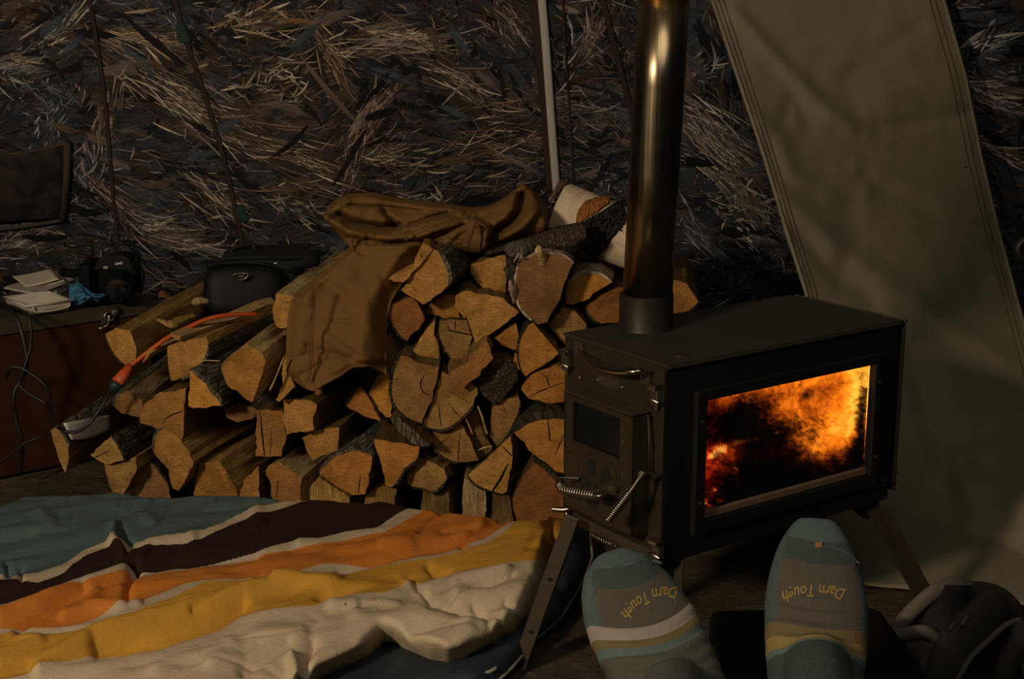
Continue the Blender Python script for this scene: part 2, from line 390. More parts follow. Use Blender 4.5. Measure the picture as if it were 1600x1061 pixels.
# big single leaves
for (x0, y0, x1, y1, wd, c) in [(195, 20, 250, 16, 5, (.36, .28, .17)), (85, 62, 68, 40, 4, GRY), (325, 100, 295, 112, 6, (.36, .3, .2)), (690, 165, 735, 120, 4, PNK), (470, 88, 560, 205, 9, BRN), (545, 215, 590, 150, 10, PNK), (425, 28, 500, 38, 7, (.22, .12, .06)), (1500, 75, 1540, 48, 9, (.33, .31, .28)), (1545, 40, 1556, 30, 6, GRY), (185, 122, 200, 102, 4, TAN), (30, 62, 68, 40, 4, TAN), (1010, 60, 1090, 110, 3, DRK), (1085, 345, 1065, 300, 5, GRY), (280, 300, 330, 340, 4, TAN), (330, 340, 350, 338, 5, TAN), (680, 290, 690, 310, 5, TAN), (905, 20, 870, 8, 9, PNK), (385, 120, 330, 65, 5, DRK), (200, 30, 290, 110, 12, DRK), (245, 60, 340, 175, 10, (.02, .02, .024)), (520, 290, 580, 200, 9, DRK), (960, 350, 1000, 290, 12, (.014, .016, .022)), (920, 300, 960, 240, 14, (.012, .013, .018)), (1060, 270, 1120, 300, 24, (.028, .034, .048)), (1070, 320, 1130, 350, 20, (.02, .024, .036)), (1090, 30, 1110, 90, 12, DRK)]:
    p = WP(x0, y0); q = WP(x1, y1); L = math.hypot(q.x-p.x, q.z-p.z)
    stroke(p.x, p.z, math.atan2(q.z-p.z, q.x-p.x), L, wd*3.5/F, c, .15, .0021)
m = M('reed_print_ink'); at = m.n('ShaderNodeAttribute', attribute_name='col'); m.base(at.outputs['Color']); m.rm(.75, 0, .3)
for i in range(5200):
    x = random.uniform(*XR); z = random.uniform(*ZR)
    q_ = nz(x*3.1+9, z*3.7, 31)
    if q_ < .05: continue
    g_ = random.choice([.3, .5, .8, 1.15]); cq = random.choice([TAN, GRY, PNK, OCH, BRN])
    stroke(x, z, flow(x, z)+random.gauss(0, .8), random.uniform(.005, .022), random.uniform(.0018, .0042), tuple(c*g_ for c in cq), random.gauss(0, .8), .0023)
for i in range(150):
    x = random.uniform(*XR); z = random.uniform(*ZR); a_ = flow(x, z)+random.gauss(0, .4)
    L_ = random.uniform(.05, .13); w_ = random.uniform(.010, .024); cc_ = random.choice([BRN, DRK, DRK, PNK, BLU])
    stroke(x, z, a_, L_, w_, tuple(c*.55 for c in cc_), random.gauss(0, .4), .0018+i*1e-6)
    for k_ in range(12): stroke(x+random.gauss(0, L_*.12), z+random.gauss(0, w_*.25), a_+random.gauss(0, .12), L_*random.uniform(.4, .9), .0014, tuple(c*(.5+.05*k_) for c in cc_), random.gauss(0, .2), .0021+i*1e-6)
rp = mk('reed_print', sv, sf, m.m, wall, None, False, None, None, {'col': sc_})
rp['kind'] = 'stuff'
# seams, zipper and sewn details of the wall
SEAM = simple('seam_tape_dark_brown', (.030, .018, .012), .8, 0, .4, 60)
ZIP = simple('zipper_tape_grey', (.50, .47, .44), .7, 0, .15, 200, .001, stretch=(1, 1, .1))
def strip(name, pts, wd, mat, off=.004, th=.003, n=None):
    mb = MB(); pp = crom([WP(a, b, off) for a, b in pts], 10)
    mb.tube(pp, wd*.5, 8, True, 0, th/wd, up=(0, -1, 0)); return mb.build(name, mat, wall, True)
strip('seam', [(132, -40), (150, 60), (165, 170), (176, 300), (186, 400)], .010, SEAM)
strip('seam', [(262, -40), (290, 60), (320, 150), (350, 250), (372, 350), (392, 440)], .012, SEAM)
strip('seam', [(832, -40), (846, 90), (856, 200), (862, 300)], .028, SEAM, .003)
strip('seam', [(878, -40), (884, 90), (892, 200), (896, 300)], .006, SEAM, .004)
strip('seam', [(932, -40), (952, 40), (975, 130), (1000, 230), (1020, 340)], .014, SEAM)
strip('zipper', [(843, -40), (852, 60), (860, 170), (866, 250), (870, 300)], .020, ZIP, .008, .006)
GRN = simple('green_webbing', (.012, .045, .030), .7)
for (a, b, c_, d) in [(281, 38, 291, 66), (372, 322, 383, 345)]:
    p, q = WP(a, b, .007), WP(c_, d, .007)
    MB().tube([p, q], .011, 8, True, 0, .3, up=(0, -1, 0)).build('webbing_tab', GRN, wall, False, lab='short dark green webbing tab')
# mesh pocket at the left
m = M('pocket_mesh_black'); v = m.coord('Object'); a = m.noise(v, 16, 5, .6, 1.0)
m.base(m.mix(m.ramp(a, [(.4, (0, 0, 0)), (.7, (1, 1, 1))]), (.010, .009, .010), (.045, .032, .026))); m.rm(.85, 0, .2); m.bump(a, .01, .6); PKT = m.m
def pk(u, v):
    x = lerp(-160, lerp(103, 98, v), u); y = lerp(lerp(262, 226, u), lerp(362, 342, u), v)
    b = math.sin(math.pi*u)*math.sin(math.pi*v)
    return WP(x, y, .010+.028*b**.5+.004*nz(u*9, v*5, 1))
grid('pocket', 40, 24, pk, PKT, wall, thick=.003)
TRM = simple('pocket_binding_brown', (.045, .032, .020), .8)
MB().tube(crom([WP(-160, 262, .012), WP(0, 243, .014), WP(60, 235, .014), WP(104, 224, .014)], 6), .005, 8).tube([WP(105, 222, .014), WP(104, 280, .014), WP(98, 345, .014)], .009, 8).tube(crom([WP(98, 344, .014), WP(50, 352, .014), WP(0, 358, .014), WP(-160, 372, .012)], 6), .005, 8).build('pocket_binding', TRM, wall, True)

# olive canvas flap at the right, hanging inside the camouflage wall
m = M('olive_canvas'); v = m.coord('Object'); wv = m.coord('UV', (1, 1, 1))
w1 = m.noise(m.coord('Object', (900, 900, 60)), 1, 1); w2 = m.noise(m.coord('Object', (60, 60, 900)), 1, 1)
a = m.noise(v, 3, 4, .6)
c = m.mix(a, (.215, .190, .128), (.285, .25, .168)); c = m.mix(m.math('MULTIPLY', m.noise(v, 30, 4, .7), .35), c, (.14, .124, .085))
m.base(c); m.rm(.85, 0, .25); m.bump(m.math('ADD', m.math('ADD', w1, w2), m.math('MULTIPLY', m.noise(v, 60, 3), .5)), .0015, .5); CANV = m.m
FL = [(-60, 1090, 1460, 3.22, 3.40), (0, 1110, 1478, 3.20, 3.41), (120, 1150, 1512, 3.15, 3.43), (240, 1190, 1535, 3.09, 3.44), (360, 1226, 1563, 3.03, 3.42),
      (460, 1258, 1590, 2.99, 3.33), (560, 1262, 1618, 2.97, 3.06), (680, 1268, 1650, 2.94, 2.86), (790, 1276, 1690, 2.9, 2.6), (845, 1282, 1720, 2.80, 2.52), (905, 1300, 1760, 2.62, 2.42), (985, 1330, 1900, 2.42, 2.25)]
LX = [(r[0], r[1]) for r in FL]; RX = [(r[0], r[2]) for r in FL]; LY = [(r[0], r[3]) for r in FL]; RY = [(r[0], r[4]) for r in FL]
FR = [([(1150, 20), (1230, 110), (1300, 180), (1350, 208)], 13, .020), ([(1190, 190), (1215, 215), (1240, 280), (1290, 300), (1350, 300)], 14, .014),
      ([(1260, 190), (1240, 150), (1225, 190)], 12, -.010), ([(1350, 208), (1420, 195), (1500, 180), (1530, 172)], 12, -.014), ([(1350, 275), (1420, 310), (1500, 350), (1570, 380)], 14, -.014),
      ([(1340, 262), (1400, 285), (1500, 330), (1575, 362)], 14, .012), ([(1220, 305), (1270, 345), (1310, 390), (1400, 450), (1500, 520), (1610, 590)], 18, .020), ([(1210, 330), (1260, 380), (1310, 440)], 14, -.012),
      ([(1440, 40), (1320, 120), (1340, 200)], 16, -.008), ([(1480, 130), (1380, 150)], 20, .008), ([(1320, 420), (1420, 560), (1470, 700), (1480, 820)], 22, -.016), ([(1360, 700), (1480, 740), (1600, 790)], 16, .014), ([(1500, 720), (1520, 800), (1500, 900)], 18, .016), ([(1330, 300), (1335, 380)], 20, -.008)]
def dseg(x, y, pl):
    best = 1e9
    for (ax, ay), (bx, by) in zip(pl, pl[1:]):
        dx, dy = bx-ax, by-ay; t = max(0, min(1, ((x-ax)*dx+(y-ay)*dy)/(dx*dx+dy*dy+1e-9)))
        best = min(best, math.hypot(x-ax-dx*t, y-ay-dy*t))
    return best
def folds(x, y, FRS): return sum(a*math.exp(-(dseg(x, y, pl)/w)**2) for pl, w, a in FRS)
def flapf(u, v, extra=0):
    y = lerp(-60, 985, v); x = lerp(interp(y, LX), interp(y, RX), u); Y = lerp(interp(y, LY), interp(y, RY), u)
    Y -= folds(x, y, FR)*.8 + .02*nz(x*.006, y*.006, 1) + .004*nz(x*.03, y*.03, 2) + extra
    p = P(x, y, Y)
    if p.z < .004: p.z = .004
    return p
flap = grid('canvas_flap', 110, 150, flapf, CANV, None, origin=flapf(.5, 1), thick=.003)
props(flap, 'plain olive canvas flap hanging in folds on the right behind the stove', 'tent flap')
STI = simple('brown_stitching', (.07, .04, .02), .8)
for u0 in (.035, .055, .93, .955):
    MB().tube([flapf(u0 if u0 < .5 else u0, j/90, .0035) for j in range(91)], .0009, 5).build('stitch_line', STI, flap, True)
for u0, nm in ((.008, 0), (.99, 1)):
    MB().tube([flapf(u0, j/90, .002) for j in range(91)], .004, 8, True).build('hem', CANV, flap, True)
EYE = simple('dark_hole', (.01, .008, .006), .9)
c0 = flapf(.91, (261+60)/1045, .004); MB().cyl(c0, c0+Vector((0, -.001, 0)), .0025, 12).build('burn_hole', EYE, flap)
# dark fitting at the right edge
c0 = P(1606, 392, 3.15)
mb = MB(); mb.tube(crom([c0+Vector((0, 0, .03)), c0+Vector((-.02, 0, .012)), c0+Vector((-.016, 0, -.012)), c0+Vector((.02, 0, -.02))], 5), .010, 10)
o = mb.build('strap_toggle', simple('black_rubber', (.010, .010, .010), .5), None, True, origin=c0); props(o, 'black toggle at the far right edge beside the canvas flap', 'toggle')
# ================================================================== WOOD STOVE
YAW = math.radians(35.24); SL, SW, SH = .486, .236, .30
SA = Vector((math.cos(YAW), math.sin(YAW), 0)); SB = Vector((-math.sin(YAW), math.cos(YAW), 0)); SZ = Vector((0, 0, 1))
S0 = Vector((.218, 1.984, .2215))           # nearest bottom corner
def S(a, b, z): return S0+SA*a+SB*b+SZ*z
stove = empty('wood_stove', (S0.x+.1, S0.y+.2, 0), 'dark steel tent stove with glowing glass side, door, flue and folding legs', 'stove')
m = M('stove_steel'); v = m.coord('Object'); a = m.noise(v, 9, 5, .65); b = m.noise(v, 90, 4, .7)
m.base(m.mix(m.math('ADD', m.math('MULTIPLY', a, .7), m.math('MULTIPLY', b, .3)), (.022, .0165, .010), (.058, .043, .026)))
m.rm(m.math('MULTIPLY_ADD', b, .25, .42), .35, .4); m.bump(b, .0008, .5); STL = m.m
m = M('stove_top_steel'); v = m.coord('Object'); a = m.noise(v, 7, 5, .7); b = m.noise(v, 60, 4, .7)
m.base(m.mix(a, (.022, .018, .013), (.055, .044, .031))); m.rm(m.math('MULTIPLY_ADD', b, .2, .55), .3, .35); m.bump(b, .0008, .4); STT = m.m
BLK = simple('black_paint_and_shade', (.006, .0045, .003), .6, .2, .4, 60)
EDG = simple('worn_steel_edge', (.16, .13, .10), .4, .8, .3, 80)
BRT = simple('bright_bolt_steel', (.45, .40, .34), .3, 1, .2, 120)
LEGM = simple('leg_steel_brown', (.10, .08, .055), .45, .6, .35, 50)
T = .004
# shell: floor, back, right end, left end, long face as a frame round the window
WIN = (.062, .432, .046, .252)     # a0,a1,z0,z1 of the window, refined from the photo
def loc_face(px, py):               # pixel -> (a, z) on the long face
    q = PP(px, py, S0, SB)-S0; return q.dot(SA), q.z
wc = [loc_face(*q) for q in ((1097, 624), (1358, 569), (1357, 734), (1096, 816))]
WIN = ((wc[0][0]+wc[3][0])/2, (wc[1][0]+wc[2][0])/2, (wc[2][1]+wc[3][1])/2, (wc[0][1]+wc[1][1])/2)
ax = (SA, SB, SZ)
mb = MB()
def sbox(mb, a0, a1, b0, b1, z0, z1, bev=0, mi=0): return mb.box(S((a0+a1)/2, (b0+b1)/2, (z0+z1)/2), ax, ((a1-a0)/2, (b1-b0)/2, (z1-z0)/2), bev, mi)
sbox(mb, 0, SL, 0, SW, 0, T); sbox(mb, 0, SL, SW-T, SW, 0, SH-T)
sbox(mb, SL-T, SL, 0, SW, 0, SH-T)
sbox(mb, 0, T, 0, SW, 0, SH-T)
a0, a1, z0, z1 = WIN
for q_ in ((0, a0, 0, SH-T), (a1, SL, 0, SH-T), (a0, a1, 0, z0), (a0, a1, z1, SH-T)): sbox(mb, q_[0], q_[1], -.0005, T, q_[2], q_[3], 0, 1)  # long face coloured black for the shade on its side turned from the light
mb.build('body', [STL, BLK], stove)
sbox(MB(), -.003, SL+.003, -.003, SW+.003, SH-T, SH+.001, .002).build('top_plate', STT, stove)
sbox(MB(), -.0035, SL+.003, -.0045, -.0025, SH-.006, SH+.0012).build('top_edge', EDG, stove)
# window frame on the long face
mb = MB(); fw = .020
for (p0, p1, q0, q1) in ((a0-fw, a0, z0-fw, z1+fw*.8), (a1, a1+fw*.8, z0-fw, z1+fw*.8), (a0, a1, z0-fw, z0), (a0, a1, z1, z1+fw*.8)): sbox(mb, p0, p1, -.010, 0, q0, q1, .002)
sbox(mb, a0, a1, -.004, .012, z0-.003, z0)
mb.build('window_frame', BLK, stove)
mb = MB(); sbox(mb, a0+.001, a1-.001, -.002, .010, z0, z0+.010, .001); mb.build('window_ledge', simple('lit_brown_ledge', (.13, .08, .045), .8), stove)  # lip lighter than its frame: the light on it is put into the colour
for (aa, zz) in ((a0-.01, z1-.03), (a0-.01, z0+.03), (a1+.009, z1-.03), (a1+.009, z0+.03), (a1+.03, .04)):
    MB().cyl(S(aa, -.010, zz), S(aa, -.0125, zz), .0028, 10).build('screw', BRT, stove)
# soot-stained glass
g = M('sooty_fire_glass'); v = g.coord('UV'); sx = g.n('ShaderNodeSeparateXYZ'); g.l(v, sx.inputs[0]); U, V_ = sx.outputs[0], sx.outputs[1]
def gauss(mm, U, V, cu, cv, su, sv_):
    a = mm.math('DIVIDE', mm.math('SUBTRACT', U, cu), su); b = mm.math('DIVIDE', mm.math('SUBTRACT', V, cv), sv_)
    r = mm.math('ADD', mm.math('MULTIPLY', a, a), mm.math('MULTIPLY', b, b)); return mm.math('EXPONENT', mm.math('MULTIPLY', r, -1))
def addm(mm, *xs):
    r = xs[0]
    for x in xs[1:]: r = mm.math('ADD', r, x)
    return r
vv = g.coord('UV', (1.8, 1, 1))
sp1 = g.noise(g.coord('UV', (2.0, .8, 1)), 34, 5, .75, .6); sp2 = g.noise(vv, 7, 4, .6, .8)
zone = addm(g, g.math('MULTIPLY', gauss(g, U, V_, .40, .10, .26, .30), 1.1), g.math('MULTIPLY', gauss(g, U, V_, .23, .72, .17, .20), .75), g.math('MULTIPLY', gauss(g, U, V_, .98, .55, .035, .32), .8),
            g.math('MULTIPLY', gauss(g, U, V_, .70, .0, .3, .14), .8), g.math('MULTIPLY', gauss(g, U, V_, .95, .22, .09, .16), .55), g.math('MULTIPLY', gauss(g, U, V_, .45, .55, .2, .1), .45), g.math('MULTIPLY', gauss(g, U, V_, .10, .2, .1, .3), .25), g.math('MULTIPLY', gauss(g, U, V_, .62, .84, .17, .05), .3), g.math('MULTIPLY', gauss(g, U, V_, .60, .5, .2, .2), .12))
soot = addm(g, zone, g.math('MULTIPLY', g.math('SUBTRACT', sp1, .5), 2.1), g.math('MULTIPLY', g.math('SUBTRACT', sp2, .5), .8))
soot = g.ramp(soot, [(.12, (.0, .0, .0)), (.55, (.8, .8, .8)), (.85, (.985, .985, .985))])
tr = g.n('ShaderNodeBsdfTransparent'); tr.inputs[0].default_value = (1, .9, .8, 1)
sb = g.n('ShaderNodeBsdfDiffuse'); sb.inputs[0].default_value = (.010, .007, .005, 1)
mx = g.n('ShaderNodeMixShader'); g.l(soot, mx.inputs[0]); g.l(tr.outputs[0], mx.inputs[1]); g.l(sb.outputs[0], mx.inputs[2])
gl = g.n('ShaderNodeBsdfGlossy'); gl.inputs['Roughness'].default_value = .25; fr = g.n('ShaderNodeFresnel'); fr.inputs[0].default_value = 1.12
m2 = g.n('ShaderNodeMixShader'); g.l(fr.outputs[0], m2.inputs[0]); g.l(mx.outputs[0], m2.inputs[1]); g.l(gl.outputs[0], m2.inputs[2]); g.l(m2.outputs[0], g.out.inputs[0])
gv = [S(a0, .006, z0), S(a1, .006, z0), S(a1, .006, z1), S(a0, .006, z1)]
gv2 = [p+SB*.004 for p in gv]
mk('glass', gv+gv2, [(0, 1, 2, 3), (4, 7, 6, 5), (0, 4, 5, 1), (1, 5, 6, 2), (2, 6, 7, 3), (3, 7, 4, 0)], g.m, stove, uvs=[(0, 0), (1, 0), (1, 1), (0, 1)]*2)
# fire inside: sheet of rolling flame, ember bed, charred logs
f = M('flames'); v = f.coord('UV'); sx = f.n('ShaderNodeSeparateXYZ'); f.l(v, sx.inputs[0]); U, V_ = sx.outputs[0], sx.outputs[1]
n1 = f.noise(f.coord('UV', (1.7, 1, 1), (0, 0, .5)), 3.2, 4, .6, 1.5); n2 = f.noise(f.coord('UV', (2, 1, 1), (0, 0, .4)), 12, 5, .7, 1.0)
Z = addm(f, f.math('MULTIPLY', gauss(f, U, V_, .74, .42, .22, .22), .75), f.math('MULTIPLY', gauss(f, U, V_, .93, .72, .11, .42), .75), f.math('MULTIPLY', gauss(f, U, V_, .62, .78, .35, .22), .50),
         f.math('MULTIPLY', gauss(f, U, V_, .45, 1.0, .70, .12), .55), f.math('MULTIPLY', gauss(f, U, V_, .13, .45, .10, .12), .42), f.math('MULTIPLY', gauss(f, U, V_, .0, .38, .022, .40), .75), f.math('MULTIPLY', gauss(f, U, V_, .5, 1.0, .8, .035), .35), f.math('MULTIPLY', gauss(f, U, V_, .135, .52, .030, .035), .9), f.math('MULTIPLY', gauss(f, U, V_, .095, .475, .02, .025), .7), f.math('MULTIPLY', gauss(f, U, V_, .215, .55, .025, .018), .7), f.math('MULTIPLY', gauss(f, U, V_, .31, .54, .05, .014), .55), f.math('MULTIPLY', gauss(f, U, V_, .42, .55, .05, .012), .45), f.math('MULTIPLY', gauss(f, U, V_, .115, .2, .02, .014), .5), f.math('MULTIPLY', gauss(f, U, V_, .12, .2, .10, .25), .22))
ZZ = addm(f, Z, f.math('MULTIPLY', f.math('SUBTRACT', n1, .5), .9), f.math('MULTIPLY', f.math('SUBTRACT', n2, .5), .45))
red = addm(f, gauss(f, U, V_, .08, .30, .14, .45))
colr = f.ramp(ZZ, [(.0, (.012, .001, 0)), (.22, (.10, .012, .001)), (.45, (.55, .105, .005)), (.72, (1.0, .26, .012)), (1.05, (1.0, .46, .05))])
colr2 = f.ramp(ZZ, [(.0, (.01, .0, 0)), (.25, (.25, .012, .002)), (.5, (.9, .06, .01)), (.8, (1.0, .35, .08))])
cc = f.mix(f.math('MINIMUM', red, 1), colr, colr2)
em = f.n('ShaderNodeEmission'); f.l(cc, em.inputs[0]); f.l(f.math('MULTIPLY_ADD', f.math('MAXIMUM', ZZ, 0), 1.55, .25), em.inputs[1]); f.l(em.outputs[0], f.out.inputs[0])
def flm(u, v):
    return S(lerp(a0+.008, min(a1+.026, SL-.006), u), .021+.004*math.sin(u*9+v*3)+.004*nz(u*5, v*4, 2), lerp(z0-.012, z1+.004, v))
grid('flame', 40, 24, flm, f.m, stove)
em_ = M('glowing_embers'); v = em_.coord('Object'); n1 = em_.noise(v, 55, 4, .7)
c = em_.ramp(n1, [(.40, (.03, .002, 0)), (.52, (.9, .05, .005)), (.66, (1, .42, .08))])
em_.base((.02, .015, .012)); em_.l(c, em_.b.inputs['Emission Color']); em_.l(em_.ramp(n1, [(.42, (0, 0, 0)), (.66, (1, 1, 1))]), em_.b.inputs['Emission Strength'])
random.seed(3)
for i in range(16):
    aa = random.uniform(a0+.005, a0+.12); bb = random.uniform(.016, .018); zz = z0-.01+random.uniform(0, .03)+.05*smooth((aa-a0)/.12)*random.random()
    bm = bmesh.new(); bmesh.ops.create_icosphere(bm, subdivisions=2, radius=random.uniform(.004, .007))
    vv_ = [S(aa, bb, zz)+q.co*(1+.4*nz(*(q.co*90))) for q in bm.verts]; bm.verts.index_update(); ff = [[q.index for q in p.verts] for p in bm.faces]; bm.free()
    mk('ember', vv_, ff, em_.m, stove)
CHAR = simple('charred_wood', (.008, .006, .005), .95, 0, .5, 60, .004)
for (aa, zz, r, l_) in ((.16, .045, .034, .20), (.24, .085, .030, .17), (.30, .035, .036, .14)):
    mb = MB(); pts = [S(aa+l_*t-.03, .085, zz+.02*math.sin(t*3)) for t in [i/6 for i in range(7)]]
    mb.tube(pts, [r*(1+.15*nz(i*2, aa*30, 1)) for i in range(7)], 12); mb.build('burning_log', CHAR, stove, True)
# left face: pixel -> (b, z)
def LF(px, py, off=0):
    q = PP(px, py, S0-SA*off, SA)-S0; return q.dot(SB), q.z
# door box
db0 = LF(985, 645)[0]; db1 = LF(884, 610)[0]; dzt = (LF(985, 642)[1]+LF(884, 604)[1])/2; dzb = LF(955, 838, .03)[1]
DP = .034   # door depth
db0 = LF(988, 700, DP)[0]; db1 = min(SW-.004, LF(881, 700, DP)[0]); dzt = LF(985, 648, DP)[1]; dzb = LF(988, 842, DP)[1]
wa = [LF(*q, DP) for q in ((895, 626), (969, 654), (969, 719), (895, 688))]
def lbox(mb, b0, b1, z0_, z1_, a0_, a1_, bev=0): return sbox(mb, -a1_, -a0_, b0, b1, z0_, z1_, bev)
wb0, wb1 = sorted((wa[0][0], wa[1][0])); wz0 = (wa[2][1]+wa[3][1])/2; wz1 = (wa[0][1]+wa[1][1])/2
mb = MB()
th = .004
lbox(mb, db0, db1, dzt-th, dzt, 0, DP); lbox(mb, db0, db1, dzb, dzb+th, 0, DP); lbox(mb, db0, db0+th, dzb, dzt, 0, DP); lbox(mb, db1-th, db1, dzb, dzt, 0, DP)
lbox(mb, db0, wb0, dzb, dzt, DP-th, DP); lbox(mb, wb1, db1, dzb, dzt, DP-th, DP); lbox(mb, wb0, wb1, dzb, wz0, DP-th, DP); lbox(mb, wb0, wb1, wz1, dzt, DP-th, DP)
door = mb.build('door', STL, stove)
lbox(MB(), db0-.001, db1+.001, dzt-.0005, dzt+.0012, -.0, DP+.001).build('door_edge', EDG, door)
m = M('dark_door_glass'); m.base((.006, .006, .007)); m.rm(.12, 0, .5); v = m.coord('Object'); m.set(m.b.inputs['Roughness'], m.math('MULTIPLY_ADD', m.noise(v, 12, 4), .4, .02))
lbox(MB(), wb0-.006, wb1+.006, wz0-.006, wz1+.006, DP-th-.004, DP-th-.001).build('door_glass', m.m, door)
for (b_, z_) in ((wb0-.009, wz1-.015), (wb0-.009, wz0+.03), (wb1+.006, wz1-.02), (wb1+.006, wz0-.015), (wb0-.009, wz0-.02), (wb1+.006, wz0+.03)):
    MB().cyl(S(-DP, b_, z_), S(-DP-.002, b_, z_), .0022, 10).build('rivet', BRT, door)
# air vent disc with slots
vb, vz = LF(934, 757, DP); vr = .047
slot = simple('dark_void', (.003, .003, .003), .9)
ring = MB(); c0 = S(-DP, vb, vz)
ring.tube([c0-SA*.0015+(SB*math.cos(t)+SZ*math.sin(t))*vr for t in [i*2*math.pi/48 for i in range(49)]], .0018, 6, False)
ring.cyl(c0, c0-SA*.002, vr, 48); ring.cyl(c0-SA*.002, c0-SA*.009, .003, 10)
vent = ring.build('air_vent', STL, door)
for k in range(5):
    a_ = math.radians(90-25+72*k)
    def pt(r, d): return c0-SA*.0022+(SB*math.cos(a_+d)+SZ*math.sin(a_+d))*r
    MB().prism([pt(.013, -.25), pt(.038, -.30), pt(.041, 0), pt(.038, .30), pt(.013, .25)], -SA*.0008).build('vent_slot', slot, vent)
lbox(MB(), vb-.052, vb-.036, vz+.004, vz+.013, DP, DP+.010, .001).build('vent_tab', EDG, vent)
# spring handles
def spring(name, pts, r, turns, wire, parent, mat):
    cp = crom(pts, 20); n = len(cp); L = [0]
    for a, b in zip(cp, cp[1:]): L.append(L[-1]+(b-a).length)
    N = turns*14; out = []
    for i in range(N+1):
        s_ = L[-1]*i/N; j = max(k for k in range(n) if L[k] <= s_+1e-9); j = min(j, n-2)
        t = (s_-L[j])/(L[j+1]-L[j]+1e-9); p = cp[j].lerp(cp[j+1], t); d = (cp[j+1]-cp[j]).normalized()
        u = SZ - d*SZ.dot(d); u.normalize(); w_ = d.cross(u); a_ = 2*math.pi*turns*i/N
        out.append(p+(u*math.cos(a_)+w_*math.sin(a_))*r)
    MB().tube(out, wire, 6).build(name, mat, parent, True)
def LP(px, py, off): return PP(px, py, S0-SA*off, SA)
hp = [LP(905, 748, DP+.006), LP(873, 748, DP+.035), LP(874, 762, DP+.045), LP(890, 768, DP+.045), LP(936, 775, DP+.045), LP(945, 772, DP+.02)]
MB().tube(crom(hp, 8), .0028, 8).build('door_handle_rod', BRT, door, True)
spring('door_handle_spring', [LP(874, 756, DP+.045), LP(878, 763, DP+.045), LP(893, 768, DP+.045), LP(912, 771, DP+.045), LP(934, 775, DP+.045)], .0075, 16, .0012, door, BRT)
lt = [LP(1003, 742, DP+.003), LP(996, 752, DP+.012), LP(975, 782, DP+.03), LP(951, 813, DP+.045)]
latch = MB().tube(crom(lt, 8), [.006 - .003*min(1, i/8) for i in range(25)], 10).build('door_latch', EDG, stove, True)
MB().cyl(LP(1002, 741, DP-.004), LP(1002, 741, DP+.006), .0045, 14).build('latch_bolt', EDG, latch)
spring('latch_spring', [LP(985, 768, DP+.022), LP(968, 790, DP+.034), LP(951, 812, DP+.045)], .006, 15, .0012, latch, BRT)
# latch bracket rod up the side of the door
mb = MB(); mb.tube([LP(1013, 648, .008), LP(1015, 700, .010), LP(1014, 738, .010)], .0022, 8); mb.box(LP(1020, 742, .008), ax, (.008, .012, .003), .001); mb.build('latch_rod', STL, stove, True)
# carrying handle above the door
hp = crom([LP(906, 546, .004), LP(912, 556, .018), LP(930, 568, .030), LP(958, 577, .034), LP(985, 580, .032), LP(1003, 580, .022), LP(1008, 586, .006)], 8)
MB().tube(hp, [.004+.0075*math.sin(math.pi*min(1, max(0, (i-4)/(len(hp)-8)))) for i in range(len(hp))], 12, True, 0, .6).build('carry_handle', simple('polished_handle_steel', (.42, .36, .25), .22, 1, .15, 30), stove, True)
for q in ((905, 545), (1009, 588)): MB().box(LP(*q, .003), (SA, SB, SZ), (.003, .010, .012), .002).build('handle_bracket', EDG, stove)
MB().box(LP(952, 598, .001), (SA, SB, SZ), (.001, .026, .008), .0005).build('rating_plate', EDG, stove)
for q in ((934, 593), (972, 605), (906, 590)): MB().cyl(LP(*q, 0), LP(*q, .004), .0022, 8).build('rivet', BRT, stove)
# hinge brackets with wing nuts
for (px, py) in ((886, 565), (1026, 620), (1028, 862)):
    mb = MB(); c0 = LP(px, py, .006); mb.box(c0, (SA, SB, SZ), (.006, .008, .013), .002); mb.cyl(c0+SZ*.014, c0-SZ*.020, .003, 8)
    hb = mb.build('leg_bracket', EDG, stove)
    MB().box(c0+SZ*.016-SA*.004, (SA, SB, SZ), (.008, .009, .004), .002).build('square_nut', BRT, hb)
    MB().tube(crom([c0-SB*.012-SZ*.006-SA*.006, c0-SA*.010-SZ*.002, c0+SB*.012-SZ*.006-SA*.006], 5), .003, 8).build('wing_nut', BRT, hb, True)
mb = MB(); c0 = LP(886, 795, .006); mb.tube(crom([c0-SA*.02+SB*.014, c0-SA*.008, c0-SB*.010+SZ*.004], 6), .0045, 8); mb.cyl(c0, c0-SZ*.03, .0045, 8); mb.build('wing_nut', BRT, stove, True)
# lower rail of the left face with ash spring
mb = MB(); mb.box(S(-.004, SW*.42, .010), ax, (.004, SW*.40, .009), .001); mb.build('bottom_rail', LEGM, stove)
spring('damper_spring', [LP(925, 835, .012), LP(945, 845, .012), LP(960, 852, .012)], .004, 10, .001, stove, BRT)
# right-hand heat shield
q = PP(1408, 503, S(SL, 0, 0), SA)
mb = MB(); sbox(mb, SL+.012, SL+.015, -.004, SW-.01, .012, SH-.002, .001); mb.build('heat_shield', BLK, stove)
mb = MB(); sbox(mb, SL+.010, SL+.016, -.006, SW, SH-.004, SH, .001); mb.build('shield_lip', EDG, stove)
for z_ in (.05, .26): MB().cyl(S(SL, .02, z_), S(SL+.012, .02, z_), .004, 10).build('shield_spacer', BLK, stove)
MB().cyl(S(SL+.013, -.004, .045), S(SL+.013, -.008, .045), .003, 10).build('screw', BRT, stove)
